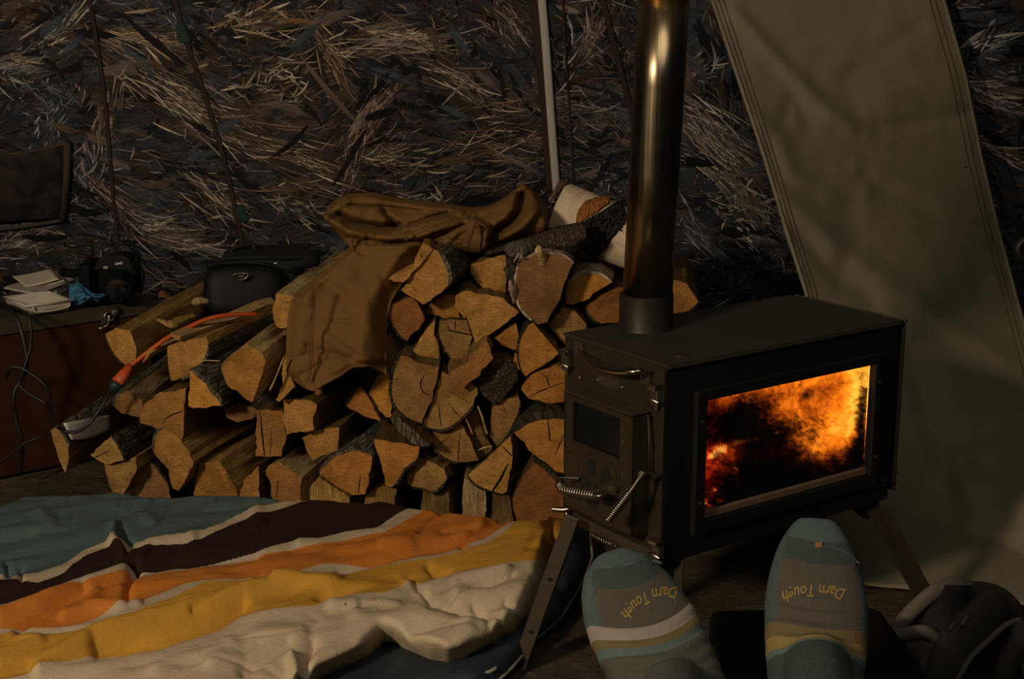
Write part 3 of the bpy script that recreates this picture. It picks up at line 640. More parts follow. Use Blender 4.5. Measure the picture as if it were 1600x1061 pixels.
# flue
pc = PZ(1009, 513, .5215); pc.z = .5215; pr = .0405; lean = Vector((.020, .004, .60))
m = M('flue_stainless'); v = m.coord('Object', (1, 1, 1)); z_ = m.n('ShaderNodeSeparateXYZ'); m.l(v, z_.inputs[0])
tint = m.noise(m.coord('Object', (1, 1, 2)), 6, 3, .6)
c = m.mix(m.ramp(tint, [(.35, (0, 0, 0)), (.65, (1, 1, 1))]), (.20, .155, .105), (.30, .235, .15))
hz = m.ramp(m.math('MULTIPLY', z_.outputs[2], .9), [(.84, (0, 0, 0)), (.90, (1, 1, 1))])
c = m.mix(hz, c, (.62, .46, .24)); m.base(c)
st = m.noise(m.coord('Object', (300, 300, 2)), 1, 2, .5); m.rm(m.math('MULTIPLY_ADD', st, .22, .16), 1)
m.bump(m.noise(m.coord('Object', (220, 220, 1.5)), 1, 2), .0004, .6); FLUE = m.m
def pp_(t): return pc+lean*t
flue = MB().tube([pp_(t) for t in (.085, .4, .62, .838)], [pr-.002]*4, 64).build('flue_pipe', FLUE, stove, True)
MB().tube([pp_(.838), pp_(.90), pp_(1.0), pp_(1.5)], [pr-.0005]*4, 64).build('flue_pipe', FLUE, stove, True)
for t in (.838, .885):
    MB().tube([pp_(t)+ (Vector((1, 0, 0))*math.cos(a)+Vector((0, 1, 0))*math.sin(a))*(pr-.0008) for a in [k*2*math.pi/64 for k in range(65)]], .0022, 8, False).build('flue_bead', FLUE, stove, True)
# the seam crease
MB().tube(crom([pp_(.845)+Vector((.006, -pr-.0006, 0)), pp_(.86)+Vector((.0045, -pr-.0008, 0)), pp_(.885)+Vector((.0055, -pr-.0005, 0))], 5), .0013, 6).build('seam_weld', BLK, stove, True)
COLR = simple('flue_collar_steel', (.030, .024, .017), .5, .5, .3, 50)
mb = MB(); mb.tube([pc-SZ*.002, pc+SZ*.003, pc+SZ*.055, pc+SZ*.056], [pr+.004, pr+.0015, pr+.0015, pr-.001], 64); autosm(mb.build('flue_collar', COLR, stove))
mb = MB(); c0 = S(.05, .028, SH+.001); mb.tube([c0, c0+SZ*.0015], [.013, .012], 24); autosm(mb.build('top_plug', STL, stove))
# legs: angle steel, splayed, with holes
def leg(top, foot, flat_dir, holes):
    top, foot = Vector(top), Vector(foot); d = (foot-top).normalized(); fd = (Vector(flat_dir)-d*d.dot(Vector(flat_dir))).normalized(); n_ = d.cross(fd)
    L = (foot-top).length; c0 = (top+foot)/2
    mb = MB(); mb.box(c0, (fd, n_, d), (.012, .0015, L/2), .001); mb.box(c0+fd*.0115+n_*.010, (n_, fd, d), (.010, .0015, L/2), .001)
    lg = mb.build('leg', LEGM, stove)
    for h in holes:
        q = top.lerp(foot, h); MB().cyl(q-n_*.0022, q+n_*.0022, .0042, 14).build('bolt_hole', slot, lg)
    return lg
foot1 = PZ(813, 1036, .004); top1 = P(893, 812, foot1.y*.35+S(0, SW*.6, 0).y*.65)
leg(top1+(top1-foot1)*.02, foot1, Vector((1, -.3, 0)), (.42, .78))
foot2 = PZ(1452, 955, .004); top2 = PP(1362, 792, S(SL-.04, .01, 0), SB)
leg(top2, foot2, Vector((1, .6, 0)), (.35,))
foot3 = S(.02, -.05, -.2215)+Vector((-.0, 0, .004)); leg(S(.03, .02, 0), S(.015, .012, -.2175), SA, (.4,))
leg(S(SL-.03, SW-.02, 0), S(SL+.05, SW+.06, -.2175), SA, (.4,))
for (a_, b_) in ((SL-.035, .012), (.02, .015), (.03, SW-.03), (SL-.04, SW-.03)):
    mb = MB(); q = S(a_, b_, -.0); mb.prism([q-SA*.035, q+SA*.03, q+SA*.026-SZ*.028, q+SA*.006-SZ*.034, q-SA*.012-SZ*.020], SB*.014); mb.build('leg_mount', BLK, stove)
# ================================================================== FIREWOOD PILE
CRK = simple('crack_shade_wood', (.035, .018, .008), .95)  # aged crack wood, darker still: shade inside put into the colour
def make_log(label, poly, Y=None, th=0., L=.40, end=E_TAN, side=S_TAN, bark=(), bmat=B_DRK, cracks=(), pitch=0., name='firewood_log', group='split firewood logs in the pile', bt=.0045, pith=None, tilt=0, rough=1.0, seed=None):
    seed = seed if seed is not None else int(poly[0][0]*7+poly[0][1])
    rnd = random.Random(seed)
    cx = sum(p[0] for p in poly)/len(poly); cy = sum(p[1] for p in poly)/len(poly)
    if Y is None: Y = 2.69+(800-cy)*.00033
    a = math.radians(th); b = math.radians(pitch)
    n = Vector((math.sin(a)*math.cos(b), math.cos(a)*math.cos(b), math.sin(b)))
    an = a + math.radians(tilt)
    fn = Vector((math.sin(an), math.cos(an), 0)) if tilt else n
    p0 = P(cx, cy, Y)
    e1 = Vector((fn.y, -fn.x, 0)).normalized(); e2 = fn.cross(e1)*-1
    if e2.z < 0: e2 = -e2
    def to2(px, py):
        q = PP(px, py, p0, fn)-p0
        if py >= 788: q.z = min(q.z, -p0.z+.003)
        if q.z+p0.z < .003: q.z = .003-p0.z
        return Vector((q.dot(e1), q.dot(e2)))
    loop = [to2(*q) for q in poly]
    area = sum(p.x*q.y-q.x*p.y for p, q in zip(loop, loop[1:]+loop[:1]))
    nv = len(loop); bset = set()
    for (i, j) in bark:
        k = i
        while k % nv != j % nv: bset.add(k % nv); k += 1
    # subdivide with jitter
    pts = []; eb = []
    for i in range(nv):
        p, q = loop[i], loop[(i+1) % nv]; d = q-p; ns = max(1, int(d.length/.009)); nn = Vector((-d.y, d.x)).normalized()
        ib = i in bset
        # round the bark arcs a little
        for k in range(ns):
            t = k/ns; jit = 0 if k == 0 else rnd.gauss(0, .0007 if ib else .0011)*rough
            bul = (.10*d.length*4*t*(1-t)*(-1 if area > 0 else 1)) if ib else 0
            pts.append(p+d*t+nn*(jit+bul*.5)); eb.append(ib)
    N = len(pts)
    # cracks
    cp = []
    for cr in cracks:
        wpx = cr[0]; pl = [to2(*q) for q in cr[1]]; wd = wpx*Y/F*.5
        Lf, Rt = [], []
        for i, q in enumerate(pl):
            d = (pl[min(i+1, len(pl)-1)]-pl[max(i-1, 0)]).normalized(); nn = Vector((-d.y, d.x))
            k = [.35, 1, .75][0 if i == 0 else (2 if i == len(pl)-1 else 1)]; k = .9 if len(pl) == 2 and i == 0 else k
            j = rnd.gauss(0, .0004)
            Lf.append(q+nn*(wd*k+j)); Rt.append(q-nn*(wd*k-j))
        cl = Lf+Rt[::-1]; ar_ = sum(p.x*q.y-q.x*p.y for p, q in zip(cl, cl[1:]+cl[:1])); cp.append(cl if ar_ > 0 else cl[::-1])
    V2 = list(pts); fc = [list(range(N)) if area > 0 else list(range(N))[::-1]]
    for c in cp: fc.append(list(range(len(V2), len(V2)+len(c)))); V2 += c
    def inside(q, lp):
        r = False
        for p, s_ in zip(lp, lp[1:]+lp[:1]):
            if (p.y > q.y) != (s_.y > q.y) and q.x < (s_.x-p.x)*(q.y-p.y)/(s_.y-p.y)+p.x: r = not r
        return r
    xs = [p.x for p in pts]; ys = [p.y for p in pts]; st = .010
    y = min(ys)+st*.6
    while y < max(ys):
        x = min(xs)+st*.6
        while x < max(xs):
            q = Vector((x+rnd.uniform(-.003, .003), y+rnd.uniform(-.003, .003)))
            if inside(q, pts) and min((q-p).length for p in pts) > .004 and not any(inside(q, c) for c in cp) and all(min((q-p).length for p in c) > .003 for c in cp): V2.append(q)
            x += st
        y += st
    rv, re_, rf, ov, oe, of = delaunay_2d_cdt(V2, [], fc, 1, 1e-6)
    # output vertices
    def dep(i, q):
        on = i is not None and i < N
        d = .0035*nz(q.x*38, q.y*38, seed*.37)+.0015*nz(q.x*120, q.y*120, seed*.2)
        return d*rough*(.5 if on else 1)
    def w3(q, d): return p0+e1*q.x+e2*q.y+fn*d
    V = []; Fc = []; mi = []; uv = []
    idx = {}
    for k, q in enumerate(rv):
        o0 = ov[k][0] if ov[k] else None
        V.append(w3(q, dep(o0, q)))
        for o_ in ov[k]: idx[o_] = k
    bpts = [pts[i] for i in range(N) if eb[i]]
    cen = Vector((sum(xs)/N, sum(ys)/N))
    if pith is not None: pth = to2(*pith)
    elif bpts:
        bc = Vector((sum(p.x for p in bpts)/len(bpts), sum(p.y for p in bpts)/len(bpts))); pth = cen+(cen-bc)*1.1
    else: pth = cen+Vector((rnd.uniform(-.1, .1), rnd.uniform(-.1, .1)))
    vuv = [(q.x-pth.x, q.y-pth.y) for q in rv]
    crt = []; edge = {}
    for t, of_ in zip(rf, of):
        isc = any(o_ > 0 for o_ in of_)
        if isc: crt.append(t); continue
        Fc.append(tuple(t)); mi.append(0); uv += [vuv[i] for i in t]
    # recessed cracks
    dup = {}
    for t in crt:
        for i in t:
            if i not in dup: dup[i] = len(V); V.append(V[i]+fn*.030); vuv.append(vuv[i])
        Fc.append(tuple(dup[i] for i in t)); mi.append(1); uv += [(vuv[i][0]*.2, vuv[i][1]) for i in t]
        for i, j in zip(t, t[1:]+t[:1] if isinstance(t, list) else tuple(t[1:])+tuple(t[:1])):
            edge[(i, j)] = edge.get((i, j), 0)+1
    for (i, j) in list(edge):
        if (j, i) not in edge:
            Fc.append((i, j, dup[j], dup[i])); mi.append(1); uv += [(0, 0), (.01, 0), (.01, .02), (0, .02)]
    # sides
    ring0 = [idx.get(i, None) for i in range(N)]
    NR = max(5, int(L/.055)); pj = [rnd.gauss(0, .0016)*rough*(.3 if eb[i] else 1) for i in range(N)]
    if area < 0: ringdir = 1
    cum = [0]
    for i in range(N): cum.append(cum[-1]+(pts[(i+1) % N]-pts[i]).length)
    nrm = []
    for i in range(N):
        d = (pts[(i+1) % N]-pts[i-1]).normalized(); nn = Vector((-d.y, d.x))*(-1 if area > 0 else 1); nrm.append(nn)
    prev = ring0; rings = [[V[k] if k is not None else w3(pts[i], 0) for i, k in enumerate(ring0)]]
    s0 = len(V)
    for i, k in enumerate(ring0):
        V.append(rings[0][i])
    prev = list(range(s0, s0+N))
    for r in range(1, NR+1):
        t = r/NR; ring = []
        for i in range(N):
            q = pts[i]; k = 1-.05*t
            off = pj[i]*min(1, t*4) + .004*rough*nz(cum[i]*30, t*3, seed*.11)*min(1, t*3)
            pt = w3(q*k+nrm[i]*off, 0)+n*(L*t)+e2*(.004*nz(t*3, seed, 1))
            V.append(pt); ring.append(len(V)-1)
        for i in range(N):
            j = (i+1) % N; Fc.append((prev[i], prev[j], ring[j], ring[i])); mi.append(2)
            v0, v1 = L*(r-1)/NR, L*r/NR
            uv += [(cum[i], v0), (cum[i+1], v0), (cum[i+1], v1), (cum[i], v1)]
        prev = ring; rings.append([V[k] for k in ring])
    Fc.append(tuple(prev)); mi.append(0); uv += [(pts[i].x-pth.x, pts[i].y-pth.y) for i in range(N)]
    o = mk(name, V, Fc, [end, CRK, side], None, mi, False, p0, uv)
    props(o, label, 'firewood', group)
    # bark shells, one mesh per run
    for (bi, bj) in bark:
        k = bi % nv; run = []
        st_i = 0
        # map polygon edges to subdivided indices
        starts = []; c_ = 0
        for i in range(nv):
            starts.append(c_); d = loop[(i+1) % nv]-loop[i]; c_ += max(1, int(d.length/.009))
        i0 = starts[bi % nv]; i1 = starts[bj % nv]
        i = i0
        while True:
            run.append(i)
            if i == i1: break
            i = (i+1) % N
            if len(run) > N: break
        bv = []; bf = []; bu = []; m_ = len(run)
        for r, ring in enumerate(rings):
            t = r/NR
            for s_, i in enumerate(run):
                edgek = min(1, min(s_, m_-1-s_)/2+.35)
                th_ = bt*edgek*(1+.45*nz(cum[i]*60, t*L*60, seed))
                wn = (e1*nrm[i].x+e2*nrm[i].y)
                fr_ = fn*(-.0012 + .004*nz(cum[i]*50, seed, 3)) if r == 0 else Vector((0, 0, 0))
                bv.append(ring[i]-wn*.0006+fr_); bv.append(ring[i]+wn*th_+fr_)
                bu.append((cum[i], t*L)); bu.append((cum[i]+.002, t*L))
        R2 = 2*m_
        for r in range(NR):
            for s_ in range(m_-1):
                A = r*R2+2*s_; Bq = A+R2
                bf.append((A+1, A+3, Bq+3, Bq+1)); bf.append((A, Bq, Bq+2, A+2))
            for s_ in (0, m_-1):
                A = r*R2+2*s_; bf.append((A, A+1, A+1+R2, A+R2))
        for s_ in range(m_-1): bf.append((2*s_, 2*s_+2, 2*s_+3, 2*s_+1))
        if m_ > 1: mk('bark', bv, bf, bmat, o, None, False, None, bu)
    return o
LOGS = [
# ---- left part of the pile
dict(label='longest pale split log at upper left, running back under the black camera bag', poly=[(164, 522), (181, 512), (203, 517), (212, 540), (213, 556), (211, 562), (196, 571), (186, 562), (176, 549), (169, 536)], th=9.4, L=.52, Y=2.76, end=E_TAN, side=S_TAN, bark=[(6, 10)], bmat=B_DRK, bt=.003),
dict(label='thin pale split slat lying directly below the orange extension cord', poly=[(216, 566), (215, 559), (234, 546), (240, 549), (224, 566)], th=17, L=.40, Y=2.71, end=E_TAN, side=S_PAL, name='kindling_stick'),
dict(label='flat pale splinter board on top of the bark log beside the orange cord', poly=[(264, 524), (268, 519), (283, 526), (280, 533)], th=24, L=.34, Y=2.70, end=E_TAN, side=S_PAL, name='kindling_stick'),
dict(label='log with pale hollowed end and mottled bark side right of the orange cord plug', poly=[(262, 541), (286, 533), (322, 526), (326, 537), (318, 562), (297, 583), (280, 592), (267, 595), (264, 580), (262, 562)], th=16, L=.34, Y=2.715, bark=[(3, 6)], bmat=B_GRY),
dict(label='log with striped grain along its top, just below the orange cord plug', poly=[(177, 634), (184, 617), (200, 610), (222, 626), (224, 644), (216, 652), (190, 646)], th=5, L=.42, Y=2.73, side=S_PAL, end=E_DUL, bark=[(0, 2)], bmat=B_GRY),
dict(label='lowest leftmost bark log, carrying the silver label', poly=[(79, 672), (90, 667), (102, 687), (107, 702), (108, 717), (102, 739), (93, 720), (85, 694)], th=8.5, L=.46, Y=2.66, end=E_DUL, side=S_DUL, bark=[(0, 3)], bmat=B_GRY),
dict(label='log with square tan end and black bark flank, right of the silver label', poly=[(141, 711), (173, 681), (195, 719), (166, 725), (150, 717)], th=16, L=.36, Y=2.69, end=E_DUL, side=S_DUL, bark=[(1, 2)], bmat=B_DRK, cracks=[(2, [(148, 716), (170, 704)])]),
dict(label='yellowish wedge log at floor level nearest the dark left corner', poly=[(163, 724), (190, 722), (213, 714), (214, 733), (199, 762), (192, 772), (176, 772), (166, 742)], th=13, L=.36, Y=2.70, end=E_DUL, side=S_TAN),
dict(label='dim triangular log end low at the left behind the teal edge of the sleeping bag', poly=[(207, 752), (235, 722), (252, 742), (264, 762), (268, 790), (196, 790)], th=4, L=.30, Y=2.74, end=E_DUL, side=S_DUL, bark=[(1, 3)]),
dict(label='lumpy twisted log with a hanging pointed foot, left of centre', poly=[(240, 706), (243, 680), (256, 668), (282, 684), (303, 722), (292, 746), (279, 767), (270, 763), (264, 735), (250, 719)], th=15, L=.40, Y=2.68, side=S_TAN, end=E_TAN, bark=[(0, 2)], bmat=B_GRY, rough=1.6),
dict(label='blunt log with one slanting crack, left of the bark-topped wedge', poly=[(218, 652), (226, 631), (250, 613), (273, 612), (291, 606), (290, 625), (288, 645), (285, 686), (267, 679), (237, 666), (219, 661)], th=15, L=.36, Y=2.685, end=E_TAN, side=S_DUL, cracks=[(2.2, [(252, 658), (270, 648), (286, 642)])]),
dict(label='small triangular log end with grey bark top, left of the russet square log', poly=[(294, 634), (297, 579), (304, 582), (346, 634), (301, 638)], th=14, L=.34, Y=2.665, end=E_ORG, side=S_DUL, bark=[(1, 3)], bmat=B_GRY, bt=.008),
dict(label='large russet square-ended log left of the brown trousers', poly=[(345, 571), (385, 537), (409, 552), (415, 567), (408, 590), (394, 629), (376, 616), (355, 602), (347, 582)], th=8, L=.44, Y=2.62, end=E_RED, side=S_PAL, rough=1.2),
dict(label='pale ridge log rising along the left edge of the brown trousers', poly=[(426, 487), (431, 459), (446, 460), (464, 470), (500, 490), (500, 515), (433, 511), (428, 500)], th=7.5, L=.50, Y=2.68, end=E_TAN, side=S_PAL, rough=1.8),
dict(label='slim hooked wood sliver below the left corner of the brown trousers', poly=[(446, 552), (450, 580), (461, 604), (436, 628), (431, 625), (442, 602), (440, 583)], th=6, L=.20, Y=2.635, end=E_TAN, side=S_TAN, name='kindling_stick'),
dict(label='dark bark log end in the gap under the russet square log', poly=[(394, 634), (412, 615), (440, 601), (446, 636), (430, 640), (402, 640)], th=10, L=.3, Y=2.74, end=B_DRK, side=S_DUL, bark=[(0, 2)]),
dict(label='half-hidden log end with a bark flank below the hem of the brown trousers', poly=[(466, 611), (490, 600), (506, 606), (498, 618), (484, 624), (478, 620)], th=18, L=.3, Y=2.70, end=E_RED, side=S_DUL, bark=[(1, 3)]),
dict(label='square pale log end with a small dark knot dot, below the brown trousers', poly=[(443, 624), (484, 625), (495, 632), (494, 642), (489, 652), (491, 672), (469, 674), (448, 679), (443, 656)], th=14, L=.30, Y=2.66, end=E_TAN, side=S_DUL),
dict(label='board-like log end with a straight vertical crack, left of the knotted square log', poly=[(401, 641), (442, 641), (445, 672), (448, 679), (440, 713), (400, 713)], th=8, L=.34, Y=2.685, end=E_TAN, side=S_DUL, cracks=[(3, [(406, 642), (410, 680), (413, 712)]), (1, [(424, 668), (422, 711)])]),
dict(label='rectangular log end with a long shaded right side, above the round-topped floor log', poly=[(472, 684), (490, 672), (530, 668), (528, 704), (505, 711), (488, 720), (480, 706)], th=12, L=.38, Y=2.69, end=E_TAN, side=S_DUL),
dict(label='pale forked floor log with a smooth split top, below the board-like log', poly=[(415, 736), (419, 728), (437, 722), (455, 735), (472, 746), (469, 762), (469, 790), (425, 790), (423, 757)], th=15, L=.38, Y=2.675, end=E_TAN, side=S_PAL, cracks=[(1.6, [(434, 752), (433, 778)])]),
dict(label='narrow upright slab end between the two widest floor logs at left', poly=[(375, 766), (385, 745), (404, 728), (405, 750), (403, 790), (376, 790)], th=14, L=.34, Y=2.69, end=E_TAN, side=S_DUL),
dict(label='broad russet log with sweeping grain at floor level left of the narrow slab', poly=[(302, 790), (305, 750), (312, 724), (344, 720), (356, 743), (370, 770), (374, 790)], th=15, L=.40, Y=2.70, end=E_RED, side=S_TAN, cracks=[(1.4, [(353, 740), (367, 770)])]),
dict(label='shadowed log in the gap right of the bark-topped wedge', poly=[(350, 640), (372, 628), (402, 640), (398, 652), (372, 660), (354, 652)], th=14, L=.3, Y=2.74, end=E_DUL, side=S_DUL),
dict(label='round-topped amber floor log with one vertical crack, left of centre', poly=[(499, 740), (508, 727), (519, 717), (546, 705), (565, 706), (582, 713), (579, 735), (571, 772), (550, 774), (530, 762), (514, 751)], th=8, L=.34, Y=2.665, end=E_ORG, side=S_DUL, bark=[(0, 5)], bmat=B_GRY, cracks=[(2, [(563, 741), (562, 756), (560, 771)])]),
dict(label='pale split offcut under the left side of the round-topped floor log', poly=[(478, 790), (480, 766), (499, 746), (520, 760), (546, 778), (548, 790)], th=10, L=.22, Y=2.69, end=S_TAN, side=S_TAN),
dict(label='pale wedge offcut under the right side of the round-topped floor log', poly=[(565, 790), (570, 774), (597, 760), (620, 764), (606, 790)], th=10, L=.2, Y=2.69, end=S_TAN, side=S_DUL),
dict(label='wedge log with flat top edge and mossy lower point in the bottom row', poly=[(584, 686), (600, 688), (655, 698), (653, 714), (631, 732), (613, 761), (603, 759), (597, 730)], th=3, L=.32, Y=2.665, end=E_ORG, side=S_DUL, bark=[(3, 5)], bmat=B_DRK),
dict(label='dull log end right of the mossy wedge, above the orange stripe', poly=[(634, 735), (655, 714), (674, 722), (694, 732), (699, 747), (679, 768), (656, 762), (637, 757)], th=17, L=.30, Y=2.69, end=E_DUL, side=S_DUL, bark=[(4, 7)]),
dict(label='quarter-round log with two radial cracks below the big half-moon logs', poly=[(672, 677), (690, 670), (721, 662), (734, 685), (748, 719), (721, 722), (699, 717), (684, 706), (677, 694)], th=2, L=.36, Y=2.69, end=E_DUL, side=S_DUL, bark=[(5, 9)], bt=.004, cracks=[(1.6, [(704, 680), (694, 689), (679, 698)]), (1.8, [(719, 678), (717, 700), (716, 721)])]),
dict(label='recessed upright split plank right of the quarter-round log', poly=[(723, 656), (744, 640), (756, 672), (769, 702), (750, 719), (735, 684)], th=2, L=.3, Y=2.725, end=S_DUL, side=S_DUL, name='kindling_stick'),
dict(label='left crescent of the split half-moon pair in the middle of the pile', poly=[(614, 585), (625, 556), (642, 560), (655, 568), (686, 572), (683, 592), (677, 610), (675, 627), (670, 633), (659, 661), (642, 655), (624, 642), (612, 617)], th=0, L=.40, Y=2.655, end=E_DUL, side=S_DUL, bark=[(9, 14)], bt=.005, pith=(720, 570), cracks=[(2.2, [(664, 584), (658, 594), (657, 604), (662, 613), (673, 618)])]),
dict(label='right half of the split half-moon pair, fan shaped with radial cracks', poly=[(684, 600), (690, 580), (704, 588), (718, 606), (735, 596), (746, 608), (740, 630), (719, 655), (700, 668), (682, 671), (660, 663), (676, 628)], th=0, L=.40, Y=2.67, end=E_DUL, side=S_DUL, bark=[(6, 10)], bt=.005, pith=(700, 560), cracks=[(1.6, [(685, 626), (687, 648), (689, 667)]), (1.4, [(700, 628), (710, 642), (720, 653)]), (.8, [(702, 610), (733, 630)])]),
dict(label='tall triangular log end with mossy base above the half-moon crescent', poly=[(680, 500), (678, 524), (685, 541), (687, 575), (670, 574), (655, 572), (638, 562), (645, 549), (655, 530), (670, 510)], th=0, L=.36, Y=2.71, end=E_TAN, side=S_DUL, bark=[(3, 6)]),
dict(label='pocketed log end with a bent crack, right of the tall triangular log', poly=[(686, 502), (705, 499), (730, 500), (738, 526), (731, 548), (719, 574), (705, 560), (690, 535), (685, 520)], th=0, L=.36, Y=2.725, end=E_DUL, side=S_DUL, bark=[(5, 9)], bt=.004, cracks=[(2.6, [(700, 508), (701, 517), (718, 520), (737, 524)]), (2, [(711, 502), (712, 516)])]),
dict(label='large speckled kite-shaped log end near the top centre of the pile', poly=[(711, 463), (720, 457), (736, 455), (744, 459), (787, 466), (811, 488), (776, 515), (744, 541), (738, 521), (729, 495), (724, 497), (711, 479)], th=2, L=.36, Y=2.70, end=E_TAN, side=S_DUL, rough=1.4),
dict(label='topmost log with a grey bark back and a split-off nose pointing left', poly=[(663, 390), (675, 388), (684, 392), (694, 409), (701, 428), (701, 445), (684, 460), (661, 476), (645, 465), (626, 453), (640, 430), (652, 412)], th=14, L=.36, Y=2.68, end=E_TAN, side=S_DUL, bark=[(2, 5)], bmat=B_GRY, bt=.008, rough=1.3),
dict(label='russet log end below the nosed log, beside the right edge of the trousers', poly=[(605, 479), (627, 469), (643, 464), (653, 473), (661, 490), (664, 500), (637, 533), (618, 515), (608, 496)], th=0, L=.36, Y=2.70, end=E_RED, side=S_DUL, bark=[(6, 9)], bt=.004),
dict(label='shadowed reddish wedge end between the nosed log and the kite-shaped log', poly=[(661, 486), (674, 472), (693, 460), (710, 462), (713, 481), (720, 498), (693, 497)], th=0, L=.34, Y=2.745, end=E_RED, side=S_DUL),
dict(label='quarter log end with a flat upper ledge, left of the round branch-stub log', poly=[(735, 413), (762, 404), (789, 398), (792, 408), (789, 462), (768, 459), (750, 446), (736, 427)], th=3, L=.34, Y=2.76, end=E_TAN, side=S_TAN, bark=[(4, 7)], bmat=B_DRK, bt=.003),
dict(label='big rounded log end with a short branch stub on top and a pale bark rim', poly=[(812, 409), (828, 402), (853, 396), (876, 399), (896, 411), (887, 430), (881, 445), (875, 468), (863, 487), (855, 504), (843, 506), (825, 495), (811, 476), (806, 453), (808, 425)], th=2, L=.36, Y=2.70, end=E_DUL, side=S_DUL, bark=[(10, 15), (0, 4)], bmat=B_BIR, bt=.0035, pith=(840, 425), rough=.6),
dict(label='half-round log end with pale bark top, touching the left side of the flue', poly=[(883, 475), (885, 450), (900, 433), (921, 426), (940, 430), (956, 441), (933, 455), (913, 470), (894, 476)], th=4, L=.36, Y=2.77, end=E_ORG, side=S_DUL, bark=[(1, 5)], bmat=B_BIR, bt=.004),
dict(label='dark russet log end directly behind the bottom of the flue', poly=[(913, 481), (935, 464), (966, 449), (996, 452), (996, 500), (966, 504), (940, 506), (924, 496)], th=4, L=.34, Y=2.79, end=E_RED, side=S_DUL, bark=[(6, 9)]),
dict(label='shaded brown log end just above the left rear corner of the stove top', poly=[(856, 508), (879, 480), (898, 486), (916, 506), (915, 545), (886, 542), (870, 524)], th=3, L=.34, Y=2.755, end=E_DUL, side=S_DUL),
dict(label='smooth triangular log end with a dark heart spot, left of the stove corner', poly=[(832, 503), (852, 527), (873, 553), (847, 572), (821, 589), (812, 571), (810, 543), (817, 520)], th=0, L=.36, Y=2.68, end=E_ORG, side=S_TAN, bark=[(4, 8)], bt=.0025, rough=.6, pith=(842, 545)),
dict(label='small amber wedge end left of the smooth triangular log', poly=[(772, 528), (790, 514), (806, 504), (810, 524), (812, 544), (802, 547), (783, 540)], th=0, L=.32, Y=2.72, end=E_ORG, side=S_DUL),
dict(label='tiny upright sliver wedged under the small amber wedge', poly=[(804, 551), (809, 554), (815, 582), (800, 577)], th=0, L=.2, Y=2.70, end=E_ORG, side=S_DUL, name='kindling_stick'),
dict(label='slanted light chunk with torn edges in the centre of the pile', poly=[(701, 585), (715, 575), (729, 568), (736, 555), (748, 545), (761, 534), (771, 560), (752, 578), (744, 591), (720, 609), (713, 600)], th=0, L=.2, Y=2.64, end=E_TAN, side=S_TAN, rough=1.5),
dict(label='dark round log end covered in glistening bark right of the slanted chunk', poly=[(746, 590), (755, 579), (768, 570), (791, 560), (807, 578), (809, 594), (787, 621), (770, 631), (754, 618), (746, 604)], th=0, L=.34, Y=2.68, end=bark_mat('bark_pebbled', (.07, .05, .034), (.20, .15, .10), (.012, .01, .008), 130, 1, .012), side=S_DUL, bark=[(0, 10)], rough=2.0),
dict(label='amber log end with star cracks touching the stove door', poly=[(814, 609), (830, 585), (850, 577), (884, 566), (886, 626), (863, 631), (840, 625), (825, 622)], th=0, L=.34, Y=2.69, end=E_ORG, side=S_DUL, cracks=[(2.2, [(826, 620), (845, 610), (858, 606)]), (1.8, [(858, 606), (884, 597)]), (1.8, [(846, 580), (854, 590), (858, 604)]), (1.3, [(824, 612), (829, 603)])]),
dict(label='tall leaning slab end below the pebbled bark log', poly=[(768, 638), (783, 624), (810, 620), (813, 629), (802, 662), (787, 686), (776, 697), (766, 681), (767, 656)], th=0, L=.34, Y=2.695, end=E_DUL, side=S_DUL, bark=[(3, 6)], bt=.003, cracks=[(1.2, [(787, 632), (789, 645)])]),
dict(label='kite-shaped log end split by a long diagonal crack, left of the brown stump end', poly=[(731, 742), (765, 712), (798, 682), (801, 716), (796, 745), (792, 768), (785, 772), (769, 767), (742, 755)], th=13, L=.34, Y=2.66, end=E_TAN, side=S_DUL, cracks=[(4, [(795, 724), (782, 748), (770, 767)]), (2.4, [(783, 697), (791, 704), (800, 713)])], bark=[(7, 9)]),
dict(label='bright amber triangular log end under gnarly bark, left of the stove door', poly=[(803, 675), (818, 666), (833, 658), (856, 655), (886, 655), (890, 740), (866, 737), (848, 722), (832, 708)], th=0, L=.34, Y=2.67, end=E_ORG, side=S_DUL, bark=[(0, 4)], bmat=B_DRK, bt=.016, cracks=[(2.4, [(856, 656), (858, 674), (860, 690)]), (1.8, [(882, 676), (872, 700), (867, 712)])]),
dict(label='rounded brown log end standing behind the stove leg at the bottom of the pile', poly=[(801, 786), (806, 768), (816, 748), (834, 722), (868, 750), (884, 776), (882, 800), (833, 804), (812, 797)], th=0, L=.32, Y=2.655, end=E_RED, side=S_DUL, bark=[(3, 5)], bt=.008, rough=.8),
dict(label='small pale two-faced chunk at the orange edge of the sleeping bag', poly=[(721, 800), (723, 770), (725, 748), (741, 752), (757, 764), (760, 782), (758, 806), (722, 806)], th=0, L=.2, Y=2.69, end=S_PAL, side=S_PAL),
dict(label='low grey-brown log face left of the small pale chunk', poly=[(655, 800), (660, 768), (680, 764), (701, 768), (704, 800)], th=6, L=.24, Y=2.71, end=S_DUL, side=S_DUL),
dict(label='low dark log face between the small pale chunk and the brown stump end', poly=[(763, 806), (770, 768), (797, 770), (803, 806)], th=6, L=.24, Y=2.71, end=S_DUL, side=S_DUL),
dict(label='shadowed log end with a split corner under the hem of the trousers', poly=[(541, 634), (552, 618), (563, 604), (575, 620), (585, 640), (595, 658), (568, 650), (548, 640)], th=4, L=.32, Y=2.70, end=E_ORG, side=S_DUL, bark=[(0, 2)], bt=.010),
dict(label='narrow shaded log end pressed against the left crescent log', poly=[(575, 618), (590, 586), (608, 583), (611, 630), (613, 652), (603, 652), (588, 636)], th=0, L=.32, Y=2.715, end=E_ORG, side=S_DUL),
